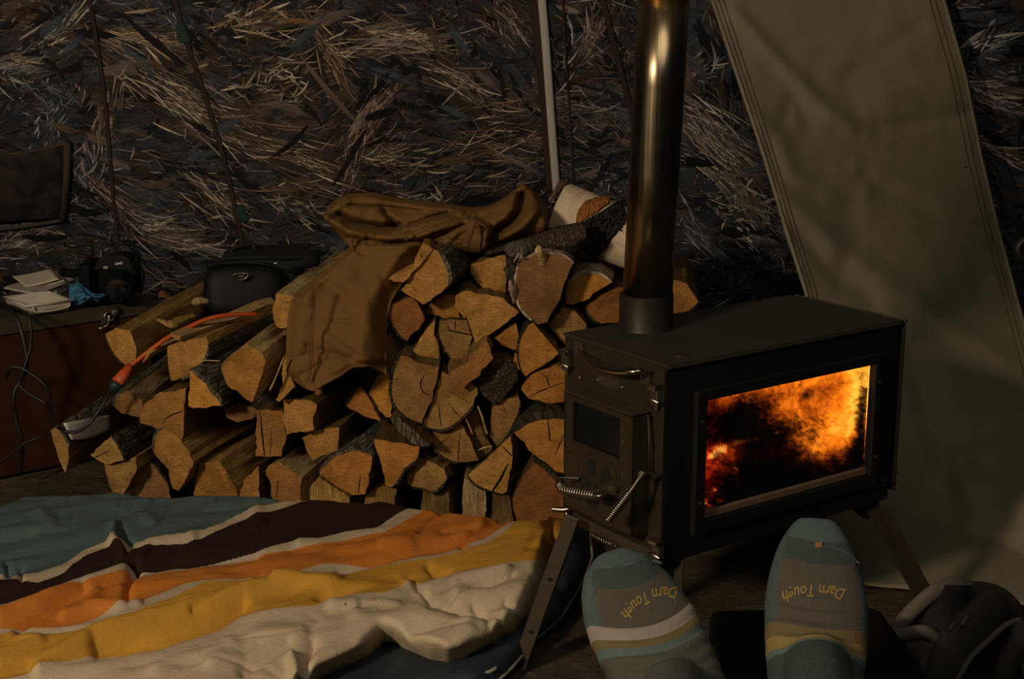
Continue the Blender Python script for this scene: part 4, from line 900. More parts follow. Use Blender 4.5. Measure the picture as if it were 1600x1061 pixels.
dict(label='flat mossy sliver lying across under the left crescent log', poly=[(608, 653), (624, 652), (650, 675), (672, 697), (662, 699), (642, 692), (623, 675)], th=3, L=.15, Y=2.62, end=B_GRY, side=S_DUL, name='kindling_stick'),
dict(label='dark log side between the russet log end and the half-moon crescent', poly=[(600, 530), (614, 516), (634, 538), (640, 546), (625, 562), (611, 590), (601, 600)], th=2, L=.3, Y=2.73, end=S_DUL, side=S_DUL),
dict(label='lone log end peeking out on the right side of the flue', poly=[(1034, 440), (1052, 437), (1073, 443), (1091, 472), (1075, 486), (1034, 490)], th=6, L=.3, Y=2.84, end=E_RED, side=S_DUL, bark=[(3, 5)]),
]
LG = [make_log(**d) for d in LOGS]
def by(lbl):
    return next(o for o in LG if lbl in o['label'])
# nose piece split off the topmost log, branch stub, loose splinters
nose = by('split-off nose'); 
def blob(name, pts, rad, mat, parent, seg=12, flat=1.0, seed=1, amp=.15, **k):
    mb = MB(); pp = crom(pts, 5); n = len(pp); rr = [interp(i/(n-1), [(j/(len(rad)-1), r) for j, r in enumerate(rad)])*(1+amp*nz(i*.6, seed, 2)) for i in range(n)]
    mb.tube(pp, rr, seg, True, 0, flat); o = mb.build(name, mat, parent, True, **k); return o
def solidpoly(name, poly, Y, depth, mat, parent, fwd=Vector((0, 1, 0)), **k):
    mb = MB(); lp = [P(x, y, Y) for x, y in poly]; mb.prism(lp, fwd*depth); return mb.build(name, mat, parent, False, **k)
pl = [(661, 381), (670, 383), (676, 390), (665, 404), (654, 417), (644, 425), (638, 435), (630, 441), (614, 440), (611, 437), (607, 436), (612, 431), (618, 428), (632, 424), (644, 420), (647, 408), (654, 394)]
solidpoly('split_nose', pl, 2.672, .10, E_TAN, nose)
rl = by('branch stub')
blob('branch_stub', [P(848, 412, 2.705), P(846, 400, 2.69), P(842, 392, 2.68), P(843, 384, 2.678)], [.008, .0075, .008, .004], S_PAL, rl)
ROOT = simple('bark_curl_pinkish', (.34, .22, .16), .8, 0, .5, 200, .003)
blob('bark_curl', [P(797, 438, 2.69), P(799, 450, 2.685), P(801, 462, 2.69), P(804, 474, 2.70)], [.003, .006, .004, .003], ROOT, rl, 8, .5, 3, .5)
blob('bark_curl', [P(803, 410, 2.69), P(808, 402, 2.685), P(813, 397, 2.69), P(814, 404, 2.685)], [.002, .0045, .004, .003], ROOT, rl, 8, .6, 5, .6)
blob('bark_knob', [P(797, 388, 2.74), P(805, 390, 2.72), P(822, 388, 2.73), P(829, 392, 2.75)], [.012, .018, .017, .008], B_GRY, rl, 14, .9, 4, .5)
blob('bark_ridge', [P(799, 405, 2.74), P(799, 425, 2.72), P(801, 445, 2.73)], [.010, .012, .008], B_DRK, rl, 10, 1, 6, .5)
def splinter(label, pts, r, Y):
    o = MB().tube(crom([P(x, y, Y) for x, y in pts], 4), [r*.4]+[r]*(len(crom([P(x, y, Y) for x, y in pts], 4))-2)+[r*.15], 6, True, 0, .4).build('wood_splinter', S_PAL, None, False, origin=P(*pts[0], Y))
    props(o, label, 'splinter')
splinter('thin white splinter hanging beside the left edge of the trousers', [(444, 557), (437, 575), (429, 594), (421, 611)], .0042, 2.605)
splinter('short pale splinter lying flat above the small bark-topped wedge', [(313, 563), (328, 563), (345, 564)], .0022, 2.67)
splinter('small pale splinter sticking up left of the tilted quarter-round plank', [(725, 648), (731, 660), (739, 680)], .004, 2.68)
splinter('torn pale splinter hanging in the dark gap below the pebbled bark log', [(746, 633), (753, 650), (757, 665), (762, 680)], .006, 2.68)
splinter('short pale chip low in front of the recessed upright plank', [(748, 703), (757, 699), (770, 697)], .003, 2.68)
l1 = by('longest pale split')
blob('knot', [P(246, 499, 2.80), P(256, 503, 2.79), P(268, 507, 2.79), P(282, 500, 2.82), P(305, 492, 2.86)], [.004, .007, .011, .010, .004], S_TAN, l1, 10, .6, 7, .4)
blob('knot', [P(304, 473, 2.86), P(312, 470, 2.85), P(322, 471, 2.86)], [.008, .013, .007], S_PAL, l1, 10, .7, 8, .4)
# silver label on the bottom-left log
m = M('silver_foil_label'); v = m.coord('Object'); n1 = m.noise(v, 60, 4, .6); m.base(m.mix(n1, (.62, .58, .53), (.85, .81, .76))); m.rm(.4, .1); m.bump(n1, .003, .4)
lab = [(99, 660), (172, 648), (172, 671), (111, 687)]
def labf(u, v):
    x = lerp(lerp(99, 172, u), lerp(111, 172, u), v); y = lerp(lerp(661, 648, u), lerp(687, 671, u), v)+5*math.sin(math.pi*u)*v
    return P(x, y, 2.655+.15*u-.006*math.sin(u*5)*1.2)
grid('silver_label', 14, 6, labf, m.m, by('silver label'), thick=.0008)
# birch log lying across the top right
m = M('birch_bark'); v = m.coord('UV', (1, 1, 1))
big = m.noise(m.coord('UV', (9, 1.4, 1)), 5.5, 4, .65, .3); fine = m.noise(m.coord('UV', (60, 7, 1)), 4, 3, .7); mot = m.noise(v, 9, 5, .6)
c = m.mix(m.ramp(mot, [(.35, (0, 0, 0)), (.7, (1, 1, 1))]), (.62, .47, .31), (.80, .66, .48))
c = m.mix(m.ramp(big, [(.60, (0, 0, 0)), (.68, (1, 1, 1))]), c, (.10, .055, .03))
c = m.mix(m.ramp(fine, [(.60, (0, 0, 0)), (.70, (.8, .8, .8))]), c, (.22, .14, .08))
m.base(c); m.rm(.7, 0, .3); m.bump(m.math('ADD', fine, mot), .002, .5); BIRCH = m.m
A0 = P(872, 328, 2.90); A1 = P(1000, 380, 2.86); axd = (A1-A0).normalized(); bu_ = Vector((0, 0, 1)); bu_ = (bu_-axd*bu_.dot(axd)).normalized(); bw = axd.cross(bu_)
BR = .060; BL = (A1-A0).length
V_b, F_b, uvb = [], [], []
ns, nr = 56, 26
for r in range(nr+1):
    t = r/nr
    for k in range(ns):
        a = 2*math.pi*k/ns; rad = BR*(1+.03*nz(math.cos(a)*2, math.sin(a)*2, t*3)+.04*math.sin(a*2+1)); p = A0+axd*(BL*t)+(bu_*math.sin(a)+bw*math.cos(a))*rad
        V_b.append(p); uvb.append((a/6.2832, t))
for r in range(nr):
    for k in range(ns): F_b.append((r*ns+k, r*ns+(k+1) % ns, (r+1)*ns+(k+1) % ns, (r+1)*ns+k))
F_b.append(list(range(ns))[::-1]); F_b.append([nr*ns+k for k in range(ns)])
birch = mk('birch_log', V_b, F_b, [BIRCH, E_TAN], None, [0]*(nr*ns)+[1, 1], True, A0, uvb)
props(birch, 'white-barked birch log with a dark scar, lying on top beside the flue', 'firewood')
def bproj(px, py, off=0.):   # pixel onto the birch cylinder
    d = ray(px, py); oc = CAM-A0
    dd = d-axd*d.dot(axd); o2 = oc-axd*oc.dot(axd); R = BR*1.02+off
    a = dd.dot(dd); b = 2*dd.dot(o2); c_ = o2.dot(o2)-R*R; disc = b*b-4*a*c_
    t = (-b-math.sqrt(max(0, disc)))/(2*a); return CAM+d*t
def patch(name, pl, mat, off, amp=.004, parent=birch, sc=80):
    xs = [p[0] for p in pl]; ys = [p[1] for p in pl]; pts = [Vector(p) for p in pl]; V2 = []
    for i in range(len(pts)):
        p, q = pts[i], pts[(i+1) % len(pts)]; k = max(1, int((q-p).length/3))
        for j in range(k): V2.append(p+(q-p)*(j/k)+Vector((nz(p.x+j, p.y, 1)*2, nz(p.x, p.y+j, 5)*2)) if j else p)
    nb = len(V2); x = min(xs)
    def ins(q):
        r = False
        for p, s_ in zip(V2[:nb], V2[1:nb]+V2[:1]):
            if (p.y > q.y) != (s_.y > q.y) and q.x < (s_.x-p.x)*(q.y-p.y)/(s_.y-p.y)+p.x: r = not r
        return r
    g_ = []
    while x < max(xs):
        y = min(ys)
        while y < max(ys):
            q = Vector((x, y))
            if ins(q) and min((q-p).length for p in V2[:nb]) > 1.5: g_.append(q)
            y += 2.5
        x += 2.5
    V2 += g_; rv, re_, rf, ov, oe, of = delaunay_2d_cdt(V2, [], [list(range(nb))], 1, 1e-5)
    V = []
    for k, q in enumerate(rv):
        edge = any(o_ < nb for o_ in ov[k])
        V.append(bproj(q.x, q.y, .0008 if edge else off+amp*nz(q.x*.25, q.y*.25, 1)+amp*.6*nz(q.x*.6, q.y*.6, 4)))
    return mk(name, V, [tuple(t) for t in rf], mat, parent, None, False, None, [(p.x, p.z) for p in V])
patch('peeled_bark_edge', [(857, 312), (866, 296), (874, 281), (886, 279), (893, 282), (880, 292), (868, 304), (859, 318)], simple('inner_bark_brown', (.11, .06, .035), .8, 0, .4, 90, .003), .003, .002)
patch('dark_scar', [(905, 352), (918, 341), (940, 330), (958, 318), (972, 310), (980, 340), (972, 360), (957, 372), (950, 385), (938, 398), (930, 410), (918, 398), (908, 388), (902, 372)], bark_mat('scar_bark', (.045, .038, .03), (.14, .12, .10), (.008, .007, .006), 150, 1, .012), .008, .010)
patch('knot_wood', [(899, 342), (903, 328), (914, 314), (930, 308), (945, 306), (956, 306), (951, 318), (936, 331), (920, 339), (907, 350), (901, 352)], E_ORG, .006, .004)
# weathered strip of bark in front of the birch log
DRIFT = bark_mat('driftwood_grey', (.10, .075, .055), (.30, .22, .16), (.02, .015, .012), 45, .12, .012)
def bs(u, v):
    x = lerp(758, 915, u); top = interp(x, [(758, 394), (800, 377), (850, 362), (905, 350), (915, 352)]); bot = interp(x, [(758, 398), (800, 392), (850, 396), (900, 395), (915, 380)])
    y = lerp(top, bot, v); return P(x, y, 2.80-.05*math.sin(math.pi*v)-.03*u+.006*nz(u*14, v*5, 1)+.003*nz(u*40, v*16, 2))
strip_o = grid('bark_slab', 60, 18, bs, DRIFT, None, origin=P(840, 396, 2.8), thick=.008)
props(strip_o, 'weathered grey bark slab lying between the trousers and the birch log', 'bark slab')
# ================================================================== BROWN WORK TROUSERS draped over the pile
m = M('brown_duck_canvas'); v = m.coord('Object')
w1 = m.noise(m.coord('Object', (800, 800, 60)), 1, 1); w2 = m.noise(m.coord('Object', (60, 60, 800)), 1, 1)
a = m.noise(v, 9, 5, .6); b = m.noise(v, 45, 4, .65)
c = m.mix(a, (.150, .076, .021), (.222, .120, .036)); c = m.mix(m.math('MULTIPLY', b, .4), c, (.12, .062, .02))
m.base(c); m.rm(.88, 0, .2); m.bump(m.math('ADD', m.math('ADD', w1, w2), b), .0018, .5); DUCK = m.m
troot = empty('work_trousers', P(560, 480, 2.70), 'brown canvas work trousers thrown over the top of the firewood pile', 'trousers')
LFt = [(386, 532), (400, 521), (430, 488), (470, 450), (500, 447), (580, 446), (602, 458), (614, 470)]
def botc(x): return interp(x, [(446, 590), (458, 605), (470, 612), (500, 600), (530, 588), (553, 574), (580, 573), (600, 582), (612, 590)])
LEFT = [(382, 552), (400, 534), (420, 512), (440, 487), (468, 455), (500, 449), (540, 447), (580, 448), (612, 470)]
RIGHT = [(382, 668), (400, 648), (440, 630), (470, 612), (500, 604), (540, 603), (575, 604), (612, 606)]
PF = [([(450, 505), (520, 500), (555, 503)], 4, -.004), ([(480, 540), (540, 560), (600, 572)], 5, -.008), ([(500, 520), (560, 560), (604, 560)], 7, .008), ([(460, 592), (490, 575), (515, 560)], 4, -.007),
      ([(520, 580), (545, 565), (580, 560)], 5, .008), ([(470, 430), (480, 480), (470, 540)], 10, .008), ([(540, 440), (570, 480), (590, 540)], 12, .008), ([(530, 400), (500, 430), (480, 470)], 10, .010), ([(560, 470), (500, 440)], 9, -.006), ([(455, 560), (500, 548)], 4, -.005), ([(600, 440), (605, 500), (600, 570)], 6, -.006)]
def legf(u, v):
    y0 = lerp(384, 612, v); xl, xr = interp(y0, LEFT), interp(y0, RIGHT); x = lerp(xl, xr, u)
    yt = 384; yb = botc(lerp(447, 606, u)); y = lerp(yt, yb, v); xl, xr = interp(y, LEFT), interp(y, RIGHT); x = lerp(xl, xr, u)
    Y = 2.60+.10*(1-v)**1.4 + .05*smooth((u-.75)/.25) + .03*smooth((.12-u)/.12) - folds(x, y, PF)*1.0 + .008*nz(x*.02, y*.02, 3)+.003*nz(x*.07, y*.07, 4)
    return P(x, y, Y)
grid('trouser_leg', 80, 90, legf, DUCK, troot, thick=.004)
TOP = [(506, 336), (512, 324), (530, 309), (545, 303), (586, 301), (618, 309), (660, 315), (699, 318), (737, 325), (767, 322), (794, 306), (812, 291), (820, 288), (834, 300), (850, 318), (856, 338), (857, 350)]
BOTT = [(506, 338), (514, 348), (530, 366), (548, 388), (568, 401), (597, 412), (625, 408), (645, 402), (662, 382), (690, 386), (722, 391), (745, 394), (762, 386), (790, 374), (828, 368), (853, 362), (857, 352)]
JF = [([(508, 336), (530, 316), (560, 308), (600, 314), (650, 322), (700, 326), (740, 332), (790, 318), (816, 294)], 8, .026), ([(530, 335), (560, 348), (600, 355), (625, 352)], 6, -.045), ([(600, 330), (612, 345), (618, 354)], 5, -.03),
      ([(512, 342), (545, 362), (590, 372), (640, 370), (700, 352), (730, 345)], 6, .026), ([(560, 328), (590, 330), (608, 336)], 7, .012), ([(640, 352), (670, 340), (700, 332)], 4, -.018), ([(620, 362), (660, 352), (720, 335)], 5, .016),
      ([(545, 382), (590, 392), (640, 396)], 7, .022), ([(575, 372), (610, 380), (680, 372), (725, 350)], 4, -.014), ([(648, 368), (668, 360)], 2.5, -.012), ([(768, 378), (776, 362), (796, 350), (812, 330), (816, 305)], 8, -.075), ([(755, 392), (760, 370), (748, 352)], 5, .028),
      ([(740, 345), (762, 356), (757, 385)], 4, .024), ([(835, 330), (815, 355), (780, 372)], 8, .03), ([(830, 300), (846, 330), (850, 350)], 7, .014), ([(690, 385), (715, 360), (740, 352)], 5, .012), ([(700, 372), (680, 380)], 4, -.012), ([(545, 320), (600, 322), (660, 328)], 3, -.010)]
def bundle(u, v):
    x = lerp(506.5, 856.5, u); t, b = interp(x, TOP), interp(x, BOTT); y = lerp(t, b, v)
    h = b-t; s_ = math.sin(math.pi*v)**.6
    Y = 2.80 - .055*min(1, h/60)*s_ + .05*(1-v)**2 - .04*v + .02*u - folds(x, y, JF) + .004*nz(x*.05, y*.08, 3)+.002*nz(x*.15, y*.2, 4)
    return P(x, y, Y)
grid('waist_bundle', 190, 70, bundle, DUCK, troot, thick=.004)
# back of the bundle so it has volume from the side
def bundle_b(u, v):
    x = lerp(508, 855, u); t, b = interp(x, TOP), interp(x, BOTT); y = lerp(t, b-4, v); s_ = math.sin(math.pi*v)**.6
    p = P(x, y+1, 2.85+.05*s_*math.sin(math.pi*u)-.04*v); return p
grid('back_panel', 60, 14, bundle_b, DUCK, troot, thick=.003)
BST = simple('belt_loop_dark_brown', (.14, .055, .018), .8, 0, .3, 90)
def ribbon(name, pts, wd, mat, parent, th=.0025, lab=None):
    return MB().tube(crom(pts, 6), wd, 8, True, 0, th/wd, up=(0, -1, .2)).build(name, mat, parent, True, lab=lab)
ribbon('belt_loop', [P(739, 346, 2.685), P(734, 362, 2.678), P(727, 386, 2.69)], .007, BST, troot)
ribbon('belt_loop', [P(548, 372, 2.70), P(549, 384, 2.69), P(556, 398, 2.70)], .004, BST, troot)
ribbon('seam', [P(546, 382, 2.695), P(553, 392, 2.69), P(575, 404, 2.69), P(595, 408, 2.70)], .002, BST, troot)
ribbon('seam', [P(735, 344, 2.69), P(756, 352, 2.685), P(760, 362, 2.685), P(754, 384, 2.69)], .0015, BST, troot)
for o_ in (.0, 3.5): ribbon('seam', [P(488+o_, 448, 2.585), P(486+o_, 500, 2.578), P(484+o_, 560, 2.585), P(480+o_, 596, 2.59)], .0008, BST, troot)
q = P(634.5, 373.5, 2.672); mb = MB(); mb.tube([q+Vector((0, .010, 0)), q, q-Vector((0, .0012, 0))], [.0032, .0032, .002], 12); autosm(mb.build('snap_button', BRT, troot))

# ================================================================== CHEST AT THE LEFT with things on it
ZC = .345
c0_ = PZ(-150, 520, ZC); c1_ = PZ(232, 470, ZC); c2_ = PZ(0, 503, ZC)
cd_ = (c1_-c2_).normalized(); cb = Vector((-cd_.y, cd_.x, 0)); c0_ = c2_-cd_*.35
CL = (c1_-c0_).length; CW = .20
chest = empty('storage_chest', (c0_.x, c0_.y, 0), 'brown panelled chest with a metal-edged lid at the far left', 'chest')
def CC(a, b, z): return c0_+cd_*a+cb*b+SZ*(z-ZC)
cax = (cd_, cb, SZ)
m = M('brown_chest_panel'); v = m.coord('Object', (1, 1, .3)); a = m.noise(v, 30, 4, .6); m.base(m.mix(a, (.034, .013, .005), (.050, .020, .008))); m.rm(.7, 0, .15); PAN = m.m
MB().box(CC(CL/2, CW/2, ZC/2), cax, (CL/2, CW/2, ZC/2-.002), .004).build('panel_body', PAN, chest)
ALU = simple('dull_aluminium_trim', (.10, .078, .055), .5, .5, .3, 60)
mb = MB(); mb.box(CC(CL/2, -.003, ZC-.012), cax, (CL/2+.004, .004, .016), .0015); mb.box(CC(CL/2, .002, ZC+.002), cax, (CL/2+.004, .010, .002), .001); mb.box(CC(CL/2-.1, .0, ZC+.005), cax, (CL/2-.1, .006, .002), .001); mb.build('metal_trim', ALU, chest)
MB().box(CC(CL/2, CW/2+.008, ZC+.001), cax, (CL/2, CW/2-.008, .003), .001).build('lid', simple('dark_chest_lid', (.03, .024, .017), .8, 0, .5, 20), chest)
q = PP(168, 494, CC(0, -.006, 0), cb)
mb = MB(); mb.box(q, cax, (.015, .002, .016), .001); mb.build('latch_plate', ALU, chest)
mb = MB(); mb.tube([q+cd_*.008-cb*.003+SZ*.004, q+cd_*.026-cb*.004+SZ*.012], [.010, .008], 16, True, 0, 1, up=-cb); lp_ = mb.build('latch_tongue', ALU, chest, True)
mb = MB(); mb.tube([q-cb*.008+cd_*(math.cos(t)*.011)+SZ*(math.sin(t)*.011) for t in [k*6.2832/20 for k in range(21)]], .0022, 8, False); mb.cyl(q-cb*.003, q-cb*.014, .005, 12); mb.build('latch_ring', BRT, chest, True)
mb = MB(); mb.tube(crom([q-cb*.010, q-cb*.018-SZ*.014-cd_*.008, q-cb*.016-SZ*.020-cd_*.020, q-cb*.012-SZ*.024-cd_*.030], 5), [.004, .0045, .004, .003, .003, .003, .003, .003, .003, .003, .004, .005, .005, .004, .002, .001], 8); mb.build('latch_hook', BRT, chest, True)
zt = ZC+.008
def PL(px, py, z=zt): return PZ(px, py, z)
# white tub, lid askew, paper on it
WPL = simple('white_plastic', (.52, .47, .40), .45, 0, .05, 30); 
tub = empty('plastic_tub', PL(70, 492), 'open white plastic tub with clip handles at the left end of the chest', 'tub')
A_ = PL(42, 494); B_ = PL(113, 485); C_ = PL(8, 480); tu = (B_-A_); tw = (C_-A_)
TH = .022
def tb(a, b, z, g=1.0): c = A_+tu*.5+tw*.5; return c+(tu*(a-.5)+tw*(b-.5))*g+SZ*z
mb = MB()
for (p, q_) in (((0, 0), (1, 0)), ((1, 0), (1, 1)), ((1, 1), (0, 1)), ((0, 1), (0, 0))):
    o0, o1 = tb(*p, 0, .88), tb(*q_, 0, .88); t0, t1 = tb(*p, TH, 1.0), tb(*q_, TH, 1.0); i0, i1 = tb(*p, .002, .84), tb(*q_, .002, .84); j0, j1 = tb(*p, TH, .95), tb(*q_, TH, .95)
    mb.add([o0, o1, t1, t0, i0, i1, j1, j0], [(0, 1, 2, 3), (5, 4, 7, 6), (3, 2, 6, 7), (1, 0, 4, 5)])
mb.add([tb(0, 0, .001, .87), tb(1, 0, .001, .87), tb(1, 1, .001, .87), tb(0, 1, .001, .87)], [(0, 1, 2, 3)])
mb.build('tub_body', WPL, tub)
mb = MB(); rim = crom([tb(0, 0, TH, 1.02), tb(1, 0, TH, 1.02), tb(1, 1, TH, 1.02), tb(0, 1, TH, 1.02), tb(0, 0, TH, 1.02)], 1); mb.tube(rim, .0028, 8); mb.build('tub_rim', WPL, tub, True)
DK = simple('dark_gasket', (.03, .025, .02), .8)
hd = MB(); hd.tube(crom([tb(.15, -.02, TH-.003), tb(.17, -.03, .008), tb(.5, -.03, .006), tb(.9, -.03, .010), tb(.93, -.02, TH-.004)], 5), .0022, 8); hd.build('clip_handle', WPL, tub, True)
MB().tube(crom([tb(.14, -.035, .012), tb(.18, -.037, .006), tb(.5, -.037, .009), tb(.94, -.037, .010)], 5), .0007, 6).build('handle_gap', DK, tub, True)
l0 = [P(8, 450, 3.30), P(57, 459, 3.20), P(115, 437, 3.34), P(66, 432, 3.45)]
lid = MB(); cz = sum(l0, Vector())/4; nl = (l0[1]-l0[0]).cross(l0[2]-l0[1]).normalized(); nl = nl if nl.z > 0 else -nl
pts = crom([l0[0].lerp(l0[1], .1), l0[0].lerp(l0[1], .9), l0[1].lerp(l0[2], .1), l0[1].lerp(l0[2], .9), l0[2].lerp(l0[3], .1), l0[2].lerp(l0[3], .9), l0[3].lerp(l0[0], .1), l0[3].lerp(l0[0], .9)], 4, True)
lid.prism([p-nl*.002 for p in pts], nl*.004); lid.tube(pts+[pts[0]], .003, 8, False)
o = lid.build('tub_lid', WPL, None, True, origin=cz); props(o, 'white plastic lid lying askew on the open tub', 'lid'); autosm(o)
pb = [PL(45, 476, zt+.014), PL(87, 471, zt+.014), PL(83, 450, zt+.014), PL(45, 456, zt+.014)]
mb = MB(); mb.prism([P(46, 477, 3.23), P(88, 470, 3.25), P(88, 452, 3.27), P(46, 455, 3.25)], Vector((.0, .05, 0))); o = mb.build('paper_box', simple('pale_lilac_card', (.50, .45, .42), .8, 0, .05, 30), None, origin=P(66, 470, 3.25)); props(o, 'small pale card box standing in the white tub under the lid', 'box')
PAP = simple('cream_napkin', (.60, .54, .42), .9, 0, .08, 60, .001)
def pap(u, v):
    x = lerp(lerp(18, 78, u), lerp(40, 92, u), v); y = lerp(lerp(431, 419, u), lerp(448, 436, u), v)
    return P(x, y, 3.40-.12*v+.003*nz(u*6, v*6, 1)) - Vector((0, 0, .004*u*(1-u)*2))
o = grid('paper_napkin', 14, 10, pap, PAP, None, origin=P(55, 434, 3.35), thick=.0015); props(o, 'folded cream paper napkin lying on top of the white tub lid', 'napkin')
o = grid('paper_napkin', 14, 10, lambda u, v: pap(u*.9, v)+Vector((.006+.012*u, .010, -.004)), PAP, None, origin=P(50, 434, 3.36), thick=.0015); props(o, 'lower of the two cream napkins, its corner sticking out under the folded one', 'napkin')
# blue glove
BLUEM = simple('blue_nitrile', (.045, .17, .30), .5, 0, .3, 70, .003)
gl_ = MB()
def gridmb(mb, nu, nv, fn):
    v = [fn(i/(nu-1), j/(nv-1)) for j in range(nv) for i in range(nu)]; mb.add(v, [(j*nu+i, j*nu+i+1, (j+1)*nu+i+1, (j+1)*nu+i) for j in range(nv-1) for i in range(nu-1)])
def glv(u, v):
    xs = [(0, 108), (.35, 128), (.6, 140), (.8, 152), (1, 166)]; tops = [(0, 446), (.25, 441), (.5, 452), (.62, 462), (.8, 459), (1, 460)]; bots = [(0, 478), (.3, 476), (.5, 468), (.65, 466), (.8, 473), (1, 462)]
    x = interp(u, xs); y = lerp(interp(u, tops), interp(u, bots), v)
    return P(x, y, 3.16-.06*v*math.sin(math.pi*min(1, u+.05))+.015*nz(u*7, v*5, 1)+.006*nz(u*20, v*16, 2)-.03*math.sin(math.pi*v))
gridmb(gl_, 34, 16, glv)
gridmb(gl_, 34, 10, lambda u, v: glv(u, v)+Vector((0, .03*math.sin(math.pi*v)+.002, 0)))
o = gl_.build('crumpled_glove', BLUEM, None, True, origin=P(135, 474, 3.15)); props(o, 'crumpled bright blue cloth between the white tub and the black camera', 'cloth')
# DSLR-like camera
BP = simple('black_camera_plastic', (.0035, .0035, .004), .5, 0, .3, 150, .0006, .2); BR2 = simple('black_camera_rubber', (.004, .004, .004), .75, 0, .3, 300, .0008, .15)
YC = 3.20; cc = P(176, 470, YC); cam_o = empty('photo_camera', (cc.x, cc.y, zt), 'black digital camera with a big lens standing on the chest', 'camera')
def pxm(d): return d*YC/F*.97
bx_ = (Vector((1, -.12, 0)).normalized(), Vector((.12, 1, 0)).normalized(), SZ)
def K(px, py, dy=0): return P(px, py, YC+dy)
mb = MB(); mb.box(K(176, 431, .02), bx_, (pxm(46), .022, pxm(28)), .010); autosm(mb.build('camera_body', BR2, cam_o), 50)
mb = MB(); mb.box(K(139, 434, -.005), bx_, (pxm(11), .030, pxm(27)), .012); autosm(mb.build('hand_grip', BR2, cam_o), 50)
mb = MB(); lp = [K(150, 420), K(158, 404), K(170, 398), K(192, 397), K(204, 402), K(212, 420)]; mb.prism([p-bx_[1]*.012 for p in lp], bx_[1]*.05); autosm(mb.build('viewfinder_hump', BP, cam_o))
lc = K(188, 440); ld = (Vector((.16, -1, -.10))).normalized()
mb = MB(); mb.tube([lc, lc+ld*.020, lc+ld*.022, lc+ld*.055, lc+ld*.057, lc+ld*.062], [pxm(22), pxm(22), pxm(24), pxm(24), pxm(23), pxm(20)], 40); autosm(mb.build('lens_barrel', BP, cam_o))
for t in [.026+.003*k for k in range(9)]: pass
mb = MB(); mb.tube([lc+ld*t_ for t_ in (.026, .027, .046, .047)], [pxm(24.2), pxm(25), pxm(25), pxm(24.2)], 40); autosm(mb.build('zoom_ring', BR2, cam_o))
m = M('camera_lens_glass'); m.base((.004, .004, .006)); m.rm(.05, 0, .8); mb = MB(); mb.tube([lc+ld*.058, lc+ld*.0635, lc+ld*.0645], [pxm(18), pxm(17), pxm(8)], 32); autosm(mb.build('front_lens', m.m, cam_o))
mb = MB(); mb.cyl(K(141, 408, .01), K(141, 403, .01), .010, 20); mb.cyl(K(214, 406, .02), K(214, 400, .02), .008, 20); autosm(mb.build('dial', BP, cam_o))
MB().cyl(K(127, 428, -.01), K(126, 428, -.016), .003, 10).build('strap_lug', BRT, cam_o)
MB().tube(crom([K(214, 410, .0), K(224, 425, -.01), K(222, 450, -.02), K(214, 466, -.03), K(200, 470, -.05)], 6), .004, 8, True, 0, .4).build('neck_strap', BR2, cam_o, True)
WHT = simple('white_lettering', (.75, .72, .68), .6, 0, .02, 30)
tv, tf = text_verts('Lumix', .010)
q = K(186, 413, -.0155); rt = Matrix.Rotation(math.radians(9), 3, 'Y').inverted()
def onb(p): v_ = Vector((p.x*.72, 0, p.y*.9)); v_.rotate(Matrix.Rotation(math.radians(-9), 3, 'Y')); return q+bx_[0]*v_.x+SZ*v_.z-bx_[1]*.001
mk('lettering', [onb(p) for p in tv], tf, WHT, cam_o)
mb = MB(); mb.box(K(165, 418, -.0155), bx_, (.0052, .0008, .0026), .0004); mb.build('type_badge', simple('badge_gold_grey', (.40, .38, .28), .4, .5), cam_o)
# black strap pouch lying left of the camera
MB().box
o = MB().tube(crom([K(96, 424, .10), K(110, 427, .09), K(128, 424, .10), K(140, 420, .12)], 5), .010, 10).build('cable_coil', BR2, None, True, origin=K(110, 426, .1)); props(o, 'black strap bundle lying behind the tub and left of the camera', 'strap')
# dried leaf on the chest
o = grid('dry_leaf', 8, 6, lambda u, v: P(lerp(248, 266, u), lerp(457, 466, v)-3*math.sin(u*5), 3.1-.02*v+.006*nz(u*5, v*5, 1)), simple('leaf_russet', (.16, .06, .025), .8), None, origin=P(257, 462, 3.1), thick=.001); props(o, 'curled russet dry leaf behind the topmost left log', 'leaf')
# cables over the chest front
CBL = simple('black_cable', (.008, .008, .008), .5)
def cord(label, pts, r, mat, name='power_cord', cat='cable', k=8):
    pp = crom([P(*p) for p in pts], k); o = MB().tube(pp, r, 8).build(name, mat, None, True, origin=pp[0]); return props(o, label, cat)
cord('thick black cable falling straight down the chest front at far left', [(-20, 470, 3.12), (5, 475, 3.05), (22, 490, 2.98), (34, 520, 2.96), (42, 560, 2.95), (38, 585, 2.94), (22, 615, 2.92), (24, 650, 2.92), (34, 690, 2.92), (32, 740, 2.94)], .0042, CBL)
cord('black cable with a loop crossing behind the thick one', [(0, 480, 3.08), (30, 484, 2.98), (46, 500, 2.95), (48, 540, 2.94), (36, 580, 2.93), (30, 600, 2.93), (45, 615, 2.92), (70, 630, 2.91), (78, 640, 2.92)], .0036, CBL)
cord('thin black cable curling down the middle of the chest front', [(10, 590, 2.94), (16, 575, 2.93), (35, 576, 2.93), (62, 594, 2.92), (76, 612, 2.90), (80, 640, 2.80), (84, 660, 2.70), (97, 672, 2.645), (118, 675, 2.64), (138, 664, 2.64), (152, 646, 2.65), (166, 624, 2.66), (178, 606, 2.655)], .0032, CBL)
cord('faint black cable sagging low across the chest front', [(-20, 735, 2.9), (10, 715, 2.9), (40, 692, 2.9), (66, 682, 2.9), (78, 676, 2.88)], .0028, CBL)
ORC = simple('orange_cord_rubber', (.52, .085, .012), .5, 0, .1, 60)
def c_or(): pass
